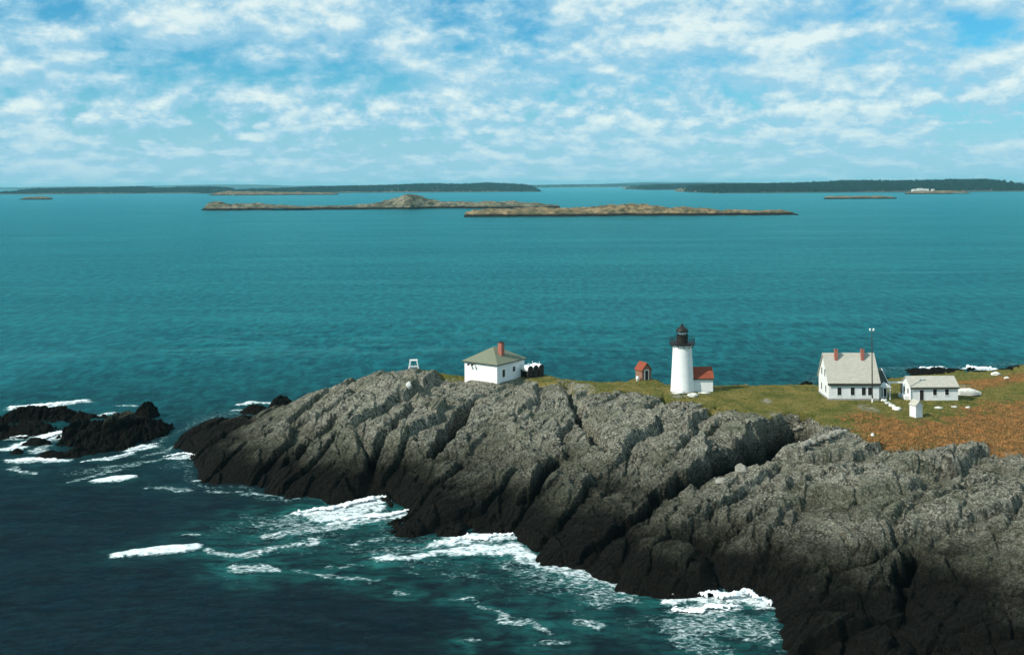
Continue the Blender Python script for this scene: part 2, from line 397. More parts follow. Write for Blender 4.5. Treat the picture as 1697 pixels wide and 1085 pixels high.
M = {}
M['rock'] = mat_rock()
M['sea'] = mat_sea()
M['foam'] = mat_plain('surf_foam', (0.86, 0.90, 0.90), 0.9, 0.12, 1.2, 0.8, 2.5)
M['white'] = mat_plain('white_paint', (0.80, 0.80, 0.77), 0.6, 0.06, 1.2, 0, 6, (0.60, 0.58, 0.50))
M['clap'] = mat_courses('white_clapboard', ((0.80, 0.80, 0.77), (0.77, 0.77, 0.745)), 0.6, 0.16, width=3.2, mortar=(0.62, 0.62, 0.60), msize=0.012)
M['whitewash'] = mat_plain('whitewashed_stone', (0.78, 0.76, 0.68), 0.9, 0.25, 1.5, 0.6, 3.0)
M['black'] = mat_plain('black_iron', (0.022, 0.018, 0.015), 0.55, 0.4, 2.0)
M['roof_grey'] = mat_courses('grey_shingles', ((0.52, 0.49, 0.405), (0.43, 0.405, 0.335)), 0.9, 0.14, width=0.5, mortar=(0.19, 0.19, 0.17))
M['roof_green'] = mat_courses('green_shingles', ((0.215, 0.225, 0.155), (0.18, 0.19, 0.13)), 0.9, 0.14, width=0.5, mortar=(0.08, 0.12, 0.06))
M['roof_red'] = mat_courses('red_shingles', ((0.29, 0.072, 0.036), (0.22, 0.058, 0.032)), 0.9, 0.14, width=0.5, mortar=(0.2, 0.05, 0.03))
M['brick'] = mat_courses('red_brick', ((0.42, 0.085, 0.05), (0.33, 0.07, 0.042)), 0.9, 0.085, width=0.24, mortar=(0.38, 0.27, 0.22), msize=0.012)
M['brick_brown'] = mat_courses('brown_brick', ((0.28, 0.10, 0.05), (0.20, 0.085, 0.045)), 0.9, 0.085, width=0.24, mortar=(0.32, 0.26, 0.2), msize=0.012)
M['fascia'] = mat_plain('dark_trim_and_shade', (0.05, 0.055, 0.04), 0.7, 0.3, 2.0)  # trim paint, also the eave shadow bands and the shaded wing roof
M['dark'] = mat_plain('dark_paint_and_shade', (0.03, 0.024, 0.02), 0.6, 0.3, 2.0)  # doors and fittings, also the shade on the tank ends
M['pole'] = mat_plain('tarred_pole', (0.045, 0.03, 0.022), 0.8, 0.4, 2.0)
M['concrete'] = mat_plain('concrete', (0.34, 0.33, 0.30), 0.9, 0.25, 1.2)
M['skiff'] = mat_plain('weathered_white_hull', (0.72, 0.71, 0.64), 0.7, 0.2, 1.5, 0, 6, (0.42, 0.30, 0.16))
def mat_glass():
    m, t, b = material('dark_glass')
    b.inputs['Base Color'].default_value = (0.018, 0.022, 0.024, 1); b.inputs['Roughness'].default_value = 0.08; b.inputs['Specular IOR Level'].default_value = 0.5
    return m
M['glass'] = mat_glass()
def mat_lantern():
    m, t, b = material('lantern_glass')
    b.inputs['Base Color'].default_value = (0.9, 0.95, 0.95, 1); b.inputs['Roughness'].default_value = 0.02
    b.inputs['Transmission Weight'].default_value = 1.0; b.inputs['IOR'].default_value = 1.1
    return m
M['lantern'] = mat_lantern()

# ------------------------------------------------------------------ the headland
def pts(lst): return [(*at(u, v, z), z) for u, v, z in lst]
COAST = [(304, 715, 0), (309, 760, 0), (322, 792, 0), (360, 807, 0), (420, 819, 0), (480, 829, 0), (545, 834, 0), (600, 826, 0), (632, 838, 0), (676, 850, 0),
         (640, 870, 0), (655, 885, 0), (700, 893, 0), (770, 891, 0), (828, 887, 0), (858, 906, 0), (880, 930, 0), (940, 946, 0), (985, 958, 0), (1022, 976, 0),
         (1060, 986, 0), (1120, 992, 0), (1180, 988, 0), (1240, 986, 0), (1276, 1006, 0), (1292, 1040, 0), (1310, 1085, 0), (1345, 1150, 0)]
ctrl = pts(COAST)
ctrl += pts([(262, 740, -3.5), (285, 810, -3.5), (400, 850, -3.5), (520, 866, -3.5), (570, 860, -2.0), (600, 905, -3.5), (740, 940, -3.5), (840, 975, -3.5), (930, 1000, -3.5),
             (1080, 1040, -3.5), (1220, 1050, -3), (1250, 1120, -4)])
ctrl += pts([(335, 694, 3.6), (340, 740, 3.2), (390, 700, 5.0), (440, 682, 6.2), (490, 664, 8.2), (530, 650, 9.6), (570, 634, 11.0), (600, 623, 11.5), (640, 619, 11.6),
             (682, 619, 11.6), (768, 623, 11.9), (822, 637, 11.3), (870, 630, 11.4), (905, 626, 11.6), (960, 632, 11.3), (1060, 634, 11.0), (1131, 649, 10.8), (1182, 649, 10.6),
             (1250, 642, 10.3), (1320, 640, 10.3), (1375, 662, 10.5), (1460, 663, 10.3), (1352, 650, 10.6), (1300, 665, 10.3), (1400, 684, 10.2), (1420, 715, 10.0),
             (1510, 663, 9.8), (1586, 661, 9.6), (1521, 692, 9.6), (1650, 700, 9.2), (1650, 738, 9.2), (1685, 640, 7.6), (1610, 656, 9.2), (1600, 628, 5.0), (1690, 618, 4.4), (1530, 622, 3.6)])
ctrl += pts([(690, 866, 2.2), (664, 876, 1.3), (400, 770, 2.6), (420, 730, 5.2), (480, 760, 4.2), (520, 710, 7.0), (600, 720, 7.6), (560, 790, 2.8), (650, 770, 4.6), (680, 700, 9.0), (700, 820, 2.6), (760, 760, 6.0),
             (800, 840, 2.6), (840, 700, 9.4), (880, 780, 6.4), (900, 860, 3.0), (960, 720, 8.8), (1000, 800, 6.0), (1060, 700, 9.6), (1100, 760, 7.6), (1180, 710, 9.6), (1260, 700, 9.8), (1180, 775, 7.4)])
ctrl += pts([(1440, 743, 9.8), (1550, 745, 9.5), (1685, 748, 9.4), (1340, 766, 9.2), (1240, 786, 8.4), (1180, 812, 7.4), (1120, 844, 5.8), (1060, 876, 4.0), (990, 925, 1.6),
             (1400, 850, 7.6), (1550, 850, 8.0), (1690, 850, 8.4), (1300, 900, 5.4), (1180, 920, 3.0), (1450, 950, 4.2), (1600, 950, 4.6), (1690, 950, 5.2), (1330, 1000, 2.0), (1450, 1040, 2.0),
             (1600, 1040, 2.4), (1500, 1110, 1.2), (1690, 1100, 1.8)])
ctrl += [(-68, 250, 0), (-76, 272, -4), (-47, 257, 0), (-20, 268, 0), (-61, 244, 1.2), (-53, 248, 2.2), (-45, 249, 3.8), (-37, 251, 5.5), (100, 286, .7), (118, 296, .5), (142, 302, .5), (36, 246, 6.8), (80, 276, 1.2), (60, 290, -3.5), (74, 302, -4), (8, 272, 0), (36, 266, 0), (66, 262, 2), (70, 275, -1.5), (90, 296, 0), (118, 306, 0), (150, 312, 0), (150, 330, -4),
         (-40, 290, -5), (0, 292, -5), (40, 290, -5), (75, 298, -4), (105, 320, -4), (-90, 240, -4), (-84, 215, -4), (150, 260, 7), (150, 200, 9), (140, 150, 9), (110, 120, 6), (95, 100, 3.0), (70, 88, -3), (150, 95, 6),
         (-20, 256, 6), (20, 250, 5.5), (50, 246, 6.8)]
ctrl = np.array(ctrl, float)
def tps_fit(p, smooth=2.0):
    n = len(p); d2 = ((p[:, None, :2] - p[None, :, :2]) ** 2).sum(-1)
    K = 0.5 * d2 * np.log(d2 + 1e-9); np.fill_diagonal(K, smooth)
    A = np.zeros((n + 3, n + 3)); A[:n, :n] = K; A[:n, n] = 1; A[:n, n + 1:] = p[:, :2]; A[n, :n] = 1; A[n + 1:, :n] = p[:, :2].T
    return np.linalg.solve(A, np.concatenate([p[:, 2], [0, 0, 0]]))
tps_w = tps_fit(ctrl)
def tps(x, y):
    sh = x.shape; x = x.ravel(); y = y.ravel(); out = tps_w[-3] + tps_w[-2] * x + tps_w[-1] * y
    for (px, py, _), w_ in zip(ctrl, tps_w[:-3]):
        d2 = (x - px) ** 2 + (y - py) ** 2; out = out + w_ * 0.5 * d2 * np.log(d2 + 1e-9)
    return out.reshape(sh)

VALLEY = [(56.5, 201.0, 3.6), (51.0, 193.0, 2.6), (43.4, 184.0, 1.6), (33.0, 173.0, 3.4), (21.3, 163.0, 2.9), (11.6, 152.5, 1.6), (2.0, 146.0, -1.0)]
GULLIES = [([(724, 760, 4.6), (752, 716, 7.0), (790, 662, 10.2)], 1.5, 4.2), ([(938, 640, 10.8), (962, 690, 9.6), (1002, 750, 7.4)], 0.7, 2.6),
           ([(612, 765, 4.6), (650, 715, 7.8), (690, 672, 9.8)], 0.9, 2.6), ([(470, 770, 3.4), (520, 728, 6.2), (570, 690, 8.4)], 0.9, 2.0),
           ([(870, 820, 4.6), (905, 770, 6.6), (950, 735, 8.2)], 0.9, 2.4), ([(1120, 745, 8.2), (1160, 715, 9.4), (1210, 690, 10.0)], 0.7, 1.8),
           ([(1080, 830, 4.8), (1125, 800, 6.0), (1150, 770, 7.6)], 1.3, 3.2),
           ([(1480, 985, 3.8), (1498, 930, 5.4), (1520, 890, 6.8)], 0.6, 2.0), ([(1280, 812, 7.8), (1360, 790, 8.8), (1440, 772, 9.4)], 0.8, 2.0),
           ([(1390, 742, 9.9), (1480, 770, 9.4), (1640, 760, 9.4)], 0.0, 0.0), ([(1530, 772, 9.2), (1590, 770, 9.2), (1650, 766, 9.2)], 2.0, 2.4),
           ([(1180, 900, 4.0), (1260, 850, 6.4), (1330, 830, 7.6)], 0.8, 1.8), ([(1560, 820, 8.4), (1620, 795, 9.0), (1690, 780, 9.4)], 0.8, 1.6)]
GRASS = [at(u, v, z) for u, v, z in [(690, 624, 11.6), (760, 622, 11.8), (800, 621, 12)]] + [np.array((-4.0, 246.0)), at(885, 634, 11.4), at(925, 640, 11.3), at(950, 652, 11.0), at(1010, 652, 11.0), at(1070, 656, 10.8),
         at(1120, 664, 10.6), at(1165, 672, 10.4), at(1232, 684, 10.2), at(1275, 694, 10.1), at(1345, 704, 10.0), at(1395, 710, 10), at(1425, 722, 9.9), at(1445, 741, 9.8), at(1520, 741, 9.6), at(1600, 738, 9.4), at(1697, 750, 9.4),
         np.array((150.0, 185.0)), np.array((150.0, 300.0)), np.array((110.0, 292.0)), np.array((88.0, 272.0)), np.array((66.0, 254.0)), np.array((40.0, 256.0)), np.array((10.0, 262.0)), np.array((-22.0, 262.0))]
HEATH = [at(1415, 690, 10.1), at(1440, 684, 10.1), at(1500, 700, 9.7), at(1560, 690, 9.5), at(1640, 672, 9.1), at(1700, 664, 8.9), np.array((150.0, 225.0)), np.array((150.0, 180.0)), at(1700, 765, 9.4), at(1600, 745, 9.4), at(1440, 752, 9.8), at(1418, 715, 10)]
HEATH2 = [at(1600, 650, 8.0), at(1640, 640, 7.4), at(1700, 632, 7.0), np.array((150.0, 245.0)), np.array((150.0, 262.0)), at(1700, 618, 4.6), at(1590, 634, 5.5)]
def soft_inside(x, y, poly, w_):
    i = inside(x, y, poly); d, _ = polydist(x, y, [*poly, poly[0]])
    return np.where(i, 0.5 + 0.5 * np.clip(d / w_, 0, 1), 0.5 - 0.5 * np.clip(d / w_, 0, 1))
# level pads under the buildings: centre, radius, height
def headland(x, y):
    base = tps(x, y)
    xw = x + fbm(x * 0.12, y * 0.12, 61, 4) * 3.0; yw = y + fbm(x * 0.12, y * 0.12, 71, 4) * 3.0
    g = soft_inside(x + fbm(x * .25, y * .25, 3, 3) * 2.0, y + fbm(x * .25, y * .25, 4, 3) * 2.0, GRASS, 2.5)
    # the cleft behind the near rock
    d, t = polydist(xw, yw, VALLEY)
    zf = np.interp(t * (len(VALLEY) - 1), range(len(VALLEY)), [p[2] for p in VALLEY])
    hw = np.interp(t * (len(VALLEY) - 1), range(len(VALLEY)), [3.4, 5.2, 4.8, 2.2, 1.4, 1.2, 1.5])
    cut = zf + np.maximum(0, d - hw) * 4.2 + np.maximum(0, hw - d) * -0.15
    g = g * (1 - sstep(base - cut, 0.3, 1.2)); base = np.where(cut < base, cut, base)
    for line, wd, dep in GULLIES:
        if not wd: continue
        L = [(*at(u, v, z),) for u, v, z in line]
        d, t = polydist(x + fbm(x * .3, y * .3, 81, 4) * 1.6, y + fbm(x * .3, y * .3, 91, 4) * 1.6, L)
        base = base - 1.45 * dep * np.clip(1 - (d - wd * .5) / (wd * 0.5 + 0.5), 0, 1) * np.sin(np.clip(t, 0.03, 0.97) * PI) ** 0.35
    # slabs
    dv, tv = polydist(x, y, [(60, 186), (40, 176), (22, 158), (0, 144)])
    right = sstep((x - 20) * 0.65 - (y - 160) * 0.75 + fbm(x * .1, y * .1, 5, 2) * 4, -6, 6)
    hA = rock_blocks(x, y, math.radians(66), 11, SIZES); hB = rock_blocks(x, y, math.radians(30), 23, SIZES)
    rk = hA * (1 - right) + hB * right
    rk = rk - np.mean(rk[base > 0]) - 0.25 if (base > 0).any() else rk
    und = fbm(x * 0.09, y * 0.09, 33, 3) * 1.6
    tip = sstep(-x, 34, 58)
    amp = (1.0 - 0.90 * sstep(g, 0.40, 0.85)) * (1 - .35 * tip); base = base - .9 * tip
    low = sstep(base, -2.0, 1.5)
    z = base + (rk * 0.78 + und * 0.8) * amp * (0.55 + 0.45 * low) + fbm(x * 0.5, y * 0.5, 44, 3) * 0.14 * (1 - amp)
    # smooth, level ground round the buildings
    for (px, py, r, zz) in PADS:
        k_ = 1 - sstep(np.hypot(x - px, y - py), r, r + 3.0); z = z * (1 - k_) + zz * k_
    return z, g, base
PADS = [(-4.2, 238.0, 5.5, 11.3), (37.0, 224.5, 3.6, 10.75), (41.5, 226, 2.6, 10.65), (71.5, 219, 7.0, 10.45), (80, 219, 4, 10.3), (89.2, 220, 6.0, 9.75), (30.2, 236, 2.2, 11.0), (5.3, 238, 3.0, 11.45), (80.2, 203, 1.6, 9.6), (-23.7, 242.2, 3.6, 11.85), (74.5, 212.5, 1.0, 10.35)]

step = 0.2
gx = np.arange(-84, 150, step); gy = np.arange(88, 322, step)
GX, GY = np.meshgrid(gx, gy)
GZ, GG, GB = headland(GX, GY)
hth = np.maximum(soft_inside(GX, GY, HEATH, 10.0), soft_inside(GX, GY, HEATH2, 8.0))
bare = np.zeros_like(GX)
for u, v, z, r in [(960, 648, 11, 5), (1290, 688, 10.1, 2.5), (1440, 676, 10.2, 2.5), (1600, 640, 7.5, 3), (940, 634, 11.2, 3), (1125, 655, 10.7, 2.5), (1270, 665, 10.3, 1.5)]:
    p = at(u, v, z); bare = np.maximum(bare, 1 - sstep(np.hypot((GX - p[0]), (GY - p[1]) * .6), r * .4, r))
ter = grid_mesh('rocky_headland', GX, GY, GZ, GZ > -1.2, M['rock'], dict(grass=GG, heath=hth, bare=bare))
structure(ter)
def ground(x, y):
    i = int(round((x - gx[0]) / step)); j = int(round((y - gy[0]) / step)); return float(GZ[j, i])

# ------------------------------------------------------------------ the sea
FOAM = [([(360, 880), (480, 895), (600, 900), (720, 925)], 3.5, .36, 0), ([(420, 860), (520, 870), (600, 860)], 3.0, .46, 0), ([(700, 935), (820, 955), (940, 995), (1060, 1025)], 3.5, .36, 0), ([(1110, 1035), (1190, 1040), (1270, 1050)], 3.2, .42, 0), ([(700, 905), (800, 910), (900, 945), (1000, 975)], 3.0, .46, 0), ([(120, 780), (220, 775), (300, 770)], 2.5, .34, 0),
    # polyline in photograph points, half width in metres, strength, (lifted surf height)
    ([(500, 850), (545, 845), (600, 832), (634, 826)], 1.7, 1.0, 0.9), ([(530, 858), (580, 850), (622, 840)], 1.5, 1.0, 0), ([(560, 864), (610, 857), (650, 853), (676, 848)], 1.4, 1.0, 0.5), ([(440, 892), (500, 880), (560, 872), (620, 862)], 1.1, .72, 0),
    ([(470, 858), (520, 870), (570, 858)], 1.5, .55, 0), ([(360, 880), (420, 872), (470, 856)], 1.6, .42, 0),
    ([(196, 922), (225, 917), (262, 914), (300, 912), (322, 908)], 1.15, 1.3, 0), ([(160, 796), (190, 793), (216, 791)], 1.15, 1.3, 0), ([(300, 890), (325, 889)], .5, .9, 0),
    ([(345, 912), (385, 922), (430, 916), (480, 905), (530, 898)], .9, .75, 0), ([(385, 940), (410, 945), (450, 944)], 1.2, .8, 0), ([(490, 945), (530, 956), (580, 962), (620, 966)], .5, .62, 0), ([(570, 905), (640, 893), (690, 890)], .6, .6, 0), ([(540, 940), (590, 938)], .5, .55, 0),
    ([(620, 926), (680, 924), (730, 918), (780, 914)], .8, .95, 0), ([(725, 905), (770, 895), (820, 890), (846, 890)], 1.5, 1.0, 1.2), ([(760, 914), (810, 910), (850, 908), (876, 920)], 1.6, 1.05, 0), ([(870, 925), (910, 938), (950, 950), (1000, 962), (1026, 975)], 1.4, .85, 0),
    ([(930, 950), (960, 975), (1000, 990), (1040, 990)], 1.8, .55, 0), ([(830, 940), (880, 950), (920, 970)], 1.2, .5, 0), ([(1040, 965), (1090, 975), (1130, 982)], .4, .7, 0),
    ([(1120, 992), (1150, 985), (1190, 990), (1235, 985), (1272, 1002)], 1.5, 1.05, 1.3), ([(1120, 1010), (1170, 1010), (1220, 1003)], 1.5, .75, .3), ([(1130, 1050), (1180, 1030), (1230, 1040), (1270, 1055)], 2.4, .58, 0), ([(1110, 1035), (1140, 1065), (1200, 1075)], 1.5, .5, 0),
    ([(800, 1000), (830, 1022), (880, 1030), (920, 1050)], .5, .66, 0), ([(650, 982), (680, 984)], .4, .6, 0), ([(740, 990), (800, 996)], .35, .6, 0), ([(960, 1030), (1000, 1040)], .6, .6, 0), ([(765, 1060), (800, 1058)], .35, .7, 0), ([(880, 1068), (940, 1062)], .5, .55, 0),
    ([(276, 758), (305, 754), (340, 758)], 1.0, 1.0, .6), ([(320, 795), (350, 795)], .4, .8, 0), ([(350, 812), (420, 820), (480, 832)], .5, .62, 0), ([(240, 806), (290, 808), (316, 812)], .7, .6, 0), ([(170, 775), (220, 770), (265, 760)], .7, .56, 0), ([(115, 798), (165, 785), (200, 778)], .6, .56, 0),
    ([(20, 676), (80, 672), (140, 664)], 1.8, 1.0, .6), ([(15, 745), (55, 732), (100, 718), (122, 716)], 2.2, 1.0, .5), ([(15, 765), (60, 762), (105, 764)], 1.5, .95, .3), ([(20, 725), (60, 720)], 1.6, .9, .3), ([(60, 750), (80, 740)], 1.0, .8, 0),
    ([(135, 766), (190, 758), (225, 748)], .6, .95, .2), ([(215, 746), (240, 740), (258, 738)], 1.1, 1.0, .5), ([(155, 690), (190, 686)], .7, .85, .2), ([(230, 696), (240, 700)], .7, .8, 0), ([(190, 672), (225, 674)], .6, .7, 0), ([(20, 698), (48, 696)], .7, .8, 0), ([(20, 776), (60, 783)], .6, .7, 0),
    ([(1528, 612), (1565, 610)], 1.4, 1.0, 1.0), ([(1602, 611), (1645, 612)], 1.8, 1.0, 1.4),
    ([(395, 672), (420, 668), (460, 670)], 0.9, .95, .3), ([(385, 680), (400, 680)], .8, .8, 0), ([(240, 756), (300, 735)], .4, .55, 0), ([(340, 930), (360, 955), (420, 975)], .3, .35, 0)]
sx = np.arange(-150, 172, 0.4); sy = np.arange(92, 420, 0.4)
SX, SY = np.meshgrid(sx, sy)
foam = np.zeros_like(SX); aer = np.zeros_like(SX)
wxs = fbm(SX * .35, SY * .35, 201, 4) * 1.5; wys = fbm(SX * .35, SY * .35, 211, 4) * 1.5
for line, wd, st, hgt in FOAM:
    L = [at(u, v, 0) for u, v in line]
    x0, x1 = min(p[0] for p in L) - 14, max(p[0] for p in L) + 14; y0, y1 = min(p[1] for p in L) - 14, max(p[1] for p in L) + 14
    js = slice(*np.searchsorted(sy, (y0, y1))); is_ = slice(*np.searchsorted(sx, (x0, x1)))
    sm = 0.35 if st > 1.2 else 1.0
    d, t = polydist(SX[js, is_] + wxs[js, is_] * sm, SY[js, is_] + wys[js, is_] * sm, L)
    # the patches are foreshortened: wider along the view
    wv = wd * 2.2 * (0.55 + 0.45 * np.sin(np.clip(t, 0.06, .94) * PI))
    f = st * (1 - sstep(d, wv * 0.35, wv * 1.15))
    if st < .5: f = f * np.clip(.72 + 1.5 * fbm(SX[js, is_] * .11, SY[js, is_] * .16, 251, 4, .6), 0, 1.25)      # the wash comes in patches
    foam[js, is_] = np.maximum(foam[js, is_], f)
    aer[js, is_] = np.maximum(aer[js, is_], min(st, 1) * (1.0 if (line[0][0] > 330 and line[0][1] > 820) else .25) * (1 - sstep(d, wv * .7, wv * 1.6 + 4)))
zt = tps(SX, SY)
near = np.clip(1 - np.abs(zt + 0.6) / 1.5, 0, 1)
foam = np.maximum(foam, near * 0.34)
shore = 1 - sstep(SY + fbm(SX * .02, SY * .02, 301, 3) * 30 - SX * 0.06, 190, 370)  # rises toward the viewer, not measured from the coastline
border = np.minimum.reduce([SX - sx[0], sx[-1] - SX, SY - sy[0], sy[-1] - SY]); bt = sstep(border, 0, 12)
SZ = (fbm(SX * .05 + SY * .012, SY * .13, 221, 4) * 0.55 + fbm(SX * .35, SY * .5, 231, 3) * .16) * bt + np.maximum(foam - .5, 0) * .3 * bt
ny, nx = SX.shape
co = np.stack([SX, SY, SZ], -1).reshape(-1, 3)
idx = np.arange(nx * ny).reshape(ny, nx)
q = np.stack([idx[:-1, :-1], idx[:-1, 1:], idx[1:, 1:], idx[1:, :-1]], -1).reshape(-1, 4)
R = 120000.0
b0 = len(co)
cx0, cx1, cy0, cy1 = sx[0], sx[-1], sy[0], sy[-1]
ext = np.array([(-R, -R, 0), (R, -R, 0), (R, R, 0), (-R, R, 0)], float)
cor = [idx[0, 0], idx[0, -1], idx[-1, -1], idx[-1, 0]]
q2 = [[b0, b0 + 1, cor[1], cor[0]], [b0 + 1, b0 + 2, cor[2], cor[1]], [b0 + 2, b0 + 3, cor[3], cor[2]], [b0 + 3, b0, cor[0], cor[3]]]
co = np.concatenate([co, ext]); q = np.concatenate([q, np.array(q2)])
z4 = np.zeros(4)
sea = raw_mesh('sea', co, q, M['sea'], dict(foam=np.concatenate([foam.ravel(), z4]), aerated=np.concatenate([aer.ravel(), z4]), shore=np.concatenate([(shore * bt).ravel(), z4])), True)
structure(sea)

# the breaking surf itself: heaped foam
sv, sf = [], []
ox = 0
for line, wd, st, hgt in FOAM:
    if not hgt: continue
    L = [at(u, v, 0) for u, v in line]
    x0, x1 = min(p[0] for p in L) - 5, max(p[0] for p in L) + 5; y0, y1 = min(p[1] for p in L) - 6, max(p[1] for p in L) + 6
    X, Y = np.meshgrid(np.arange(x0, x1, .16), np.arange(y0, y1, .16))
    sm = 0.3 if st > 1.2 else 1.0
    d, t = polydist(X + fbm(X * .5, Y * .5, 401, 5, .6) * 1.6 * sm, Y + fbm(X * .5, Y * .5, 411, 5, .6) * 1.6 * sm, L)
    wv = wd * 0.62 * (0.45 + 0.55 * np.sin(np.clip(t, 0.05, .95) * PI))
    k_ = 1 - d / wv
    k2 = k_ + fbm(X * .9, Y * .9, 421, 5, .65) * (0.55 if st < 1.2 else .12) * (1.25 - np.clip(k_, 0, 1))
    bul = np.sqrt(np.clip(k2, 0, 1))
    Z = 0.16 + bul * hgt * (0.30 + 0.65 * np.abs(fbm(X * .7, Y * .7, 431, 5, .6))) + bul * .25 * np.abs(fbm(X * 2.5, Y * 2.5, 441, 3))
    keep = k2 > 0.03
    n0, m0 = X.shape
    id_ = np.arange(X.size).reshape(n0, m0)
    qq = np.stack([id_[:-1, :-1], id_[:-1, 1:], id_[1:, 1:], id_[1:, :-1]], -1).reshape(-1, 4)
    kk = keep.ravel(); qq = qq[kk[qq].all(1)]
    used = np.zeros(X.size, bool); used[qq] = True
    re = np.cumsum(used) - 1
    sv.append(np.stack([X, Y, Z], -1).reshape(-1, 3)[used]); sf.append(re[qq] + ox); ox += used.sum()
surf = raw_mesh('surf', np.concatenate(sv), np.concatenate(sf), M['foam'], None, True)
tag(surf, 'white surf breaking along the foot of the dark rocks', 'surf', kind='stuff')

# ------------------------------------------------------------------ rocks standing in the water
def sea_rock(u, v, a, b_, h, rz, seed, label, name='sea_rock', z0=-1.0, st=0.3, flat=1.6, mat='rock', group='dark rocks standing in the surf', sizes=SIZES, det=.6):
    p = at(u, v, 0)
    X, Y = np.meshgrid(np.arange(-a * 1.3, a * 1.3, st), np.arange(-b_ * 1.3, b_ * 1.3, st))
    wx, wy = p[0] + X, p[1] + Y
    c, s_ = math.cos(rz), math.sin(rz)
    lx = (X * c + Y * s_) / a + fbm(wx * .12, wy * .12, seed, 4) * .45; ly = (-X * s_ + Y * c) / b_ + fbm(wx * .12, wy * .12, seed + 9, 4) * .45
    d = np.hypot(lx, ly)
    rb = rock_blocks(wx, wy, math.radians(60), seed + 2, sizes)
    Z = h * (1.15 - d ** flat * 1.25) + (rb - rb.mean()) * det * min(1, h / 3) + fbm(wx * .15, wy * .15, seed + 40, 3) * h * .35
    o = grid_mesh(name, X, Y, Z, Z > z0, M[mat]); o.location = (p[0], p[1], 0)
    return tag(o, label, 'rock', group)
JAG = [(7.0, 4.0, 1.9, 0.22), (2.6, 1.6, 0.9, 0.3), (1.0, .7, .35, .3)]
sea_rock(194, 722, 11, 13, 4.0, 0.2, 507, 'biggest black rock in the surf, broad dark hump off the point', sizes=JAG, det=.9)
sea_rock(70, 694, 15, 6.0, 2.3, 0.1, 511, 'long low black ledge at the water below the white wave top', sizes=JAG, det=.8)
sea_rock(243, 690, 3.2, 3.6, 2.6, 0.0, 521, 'small knob of black rock behind the right end of the big hump', sizes=JAG)
sea_rock(140, 752, 3.4, 3.0, 1.1, 0.2, 526, 'low black rock at the left foot of the big hump beside the foam', sizes=JAG, det=.9)
sea_rock(62, 736, 3.2, 2.6, 1.1, 0.3, 531, 'small dark rock ringed by white foam, nearer the ledge', sizes=JAG)
sea_rock(88, 756, 3.6, 2.6, 1.0, 0.2, 541, 'low dark rock at the lower edge of the white foam', sizes=JAG)
sea_rock(25, 751, 1.8, 1.6, 0.8, 0.0, 551, 'tiny dark rock at the left edge of the foam', sizes=JAG)
sea_rock(22, 718, 9, 6, 1.5, 0.2, 556, 'flat black rock between the long ledge and the white foam', sizes=JAG, det=.9)
sea_rock(418, 683, 4.8, 3.2, 1.6, 0.1, 561, 'low dark rock in the water behind the headland tip', sizes=JAG)
sea_rock(468, 673, 3.4, 3.2, 2.4, 0.1, 571, 'rounded dark rock close against the back of the headland', sizes=JAG)

# loose boulders
def boulder(x, y, r, mat, label, cat='boulder', group=None, name='boulder', sq=(1, 1, .75), seed=0, z=None):
    n, m_ = 14, 9
    v, f = [], []
    for j in range(m_ + 1):
        th = PI * j / m_
        for i in range(n):
            ph = 2 * PI * i / n
            d = np.array((math.sin(th) * math.cos(ph), math.sin(th) * math.sin(ph), math.cos(th)))
            k_ = 1 + 0.28 * float(vnoise(np.array([d[0] * 1.6 + seed * 3.1]), np.array([d[1] * 1.6 + d[2] * 2.1]), seed)[0]) + .10 * float(vnoise(np.array([d[0] * 4 + seed]), np.array([d[1] * 4 + d[2] * 5]), seed + 3)[0])
            v.append(d * k_ * r * np.array(sq))
    for j in range(m_):
        for i in range(n):
            i2 = (i + 1) % n; f.append((j * n + i, (j + 1) * n + i, (j + 1) * n + i2, j * n + i2))
    o = link(name, v, f, M[mat]); zz = ground(x, y) if z is None else z
    o.location = (x, y, zz + r * sq[2] * 0.45)
    return tag(o, label, cat, group)
M['pale_rock'] = mat_plain('pale_boulder', (0.30, 0.285, 0.235), 0.95, 0.4, 1.6, 0.9, 3.0)
GW = 'whitewashed stones round the buildings'
def on(u, v, z):
    """a point on the ground seen at a photograph point (ray marched down the terrain)"""
    for k_ in range(700):
        zz = 14.0 - .02 * k_; p = at(u, v, zz)
        if ground(p[0], p[1]) >= zz: return p
    return at(u, v, z)
for i, (u, v, z, r, sq, lb) in enumerate([
        (1124, 653, 10.7, 1.05, (1.3, .9, .6), 'larger whitewashed stone just in front of the lighthouse foot'),
        (1148, 657, 10.6, .95, (1.2, .9, .6), 'whitewashed stone lying lower down the slope before the lighthouse'),
        (1166, 652, 10.6, .7, (1.8, .8, .3), 'flat whitish stone in the grass before the red roofed workroom'),
        (1556, 677, 9.6, .62, (1.3, .7, .45), 'long white stone in the grass to the right of the privy'),
        (1581, 675, 9.5, .42, (1.5, .8, .5), 'flat white stone in the grass in front of the outbuilding corner'),
        (1604, 676, 9.4, .4, (1.3, .9, .6), 'small whitish stone in the grass below the upturned skiff'),
        (1650, 622, 5.0, .9, (1.3, .9, .7), 'white stone on the grassy rise behind the skiff'),
        (1668, 628, 5.5, .6, (1.2, 1, .7), 'small white stone at the right on the grassy rise'),
        (1446, 722, 10.0, .35, (1, 1, .9), 'round white stone at the foot of the rust coloured grass'),
        (677, 644, 9.6, .72, (.8, .7, 1.2), 'upright white patch of stone on the bare rock below the frame stand')]):
    p = on(u, v, z); boulder(p[0], p[1], r, 'whitewash', lb, 'stone', GW, 'white_stone', sq, 20 + i)
p = on(1228, 786, 8.6); boulder(p[0], p[1], 1.15, 'pale_rock', 'pale rounded boulder standing on the lip of the dark cleft', sq=(.9, .9, 1.0), seed=60)
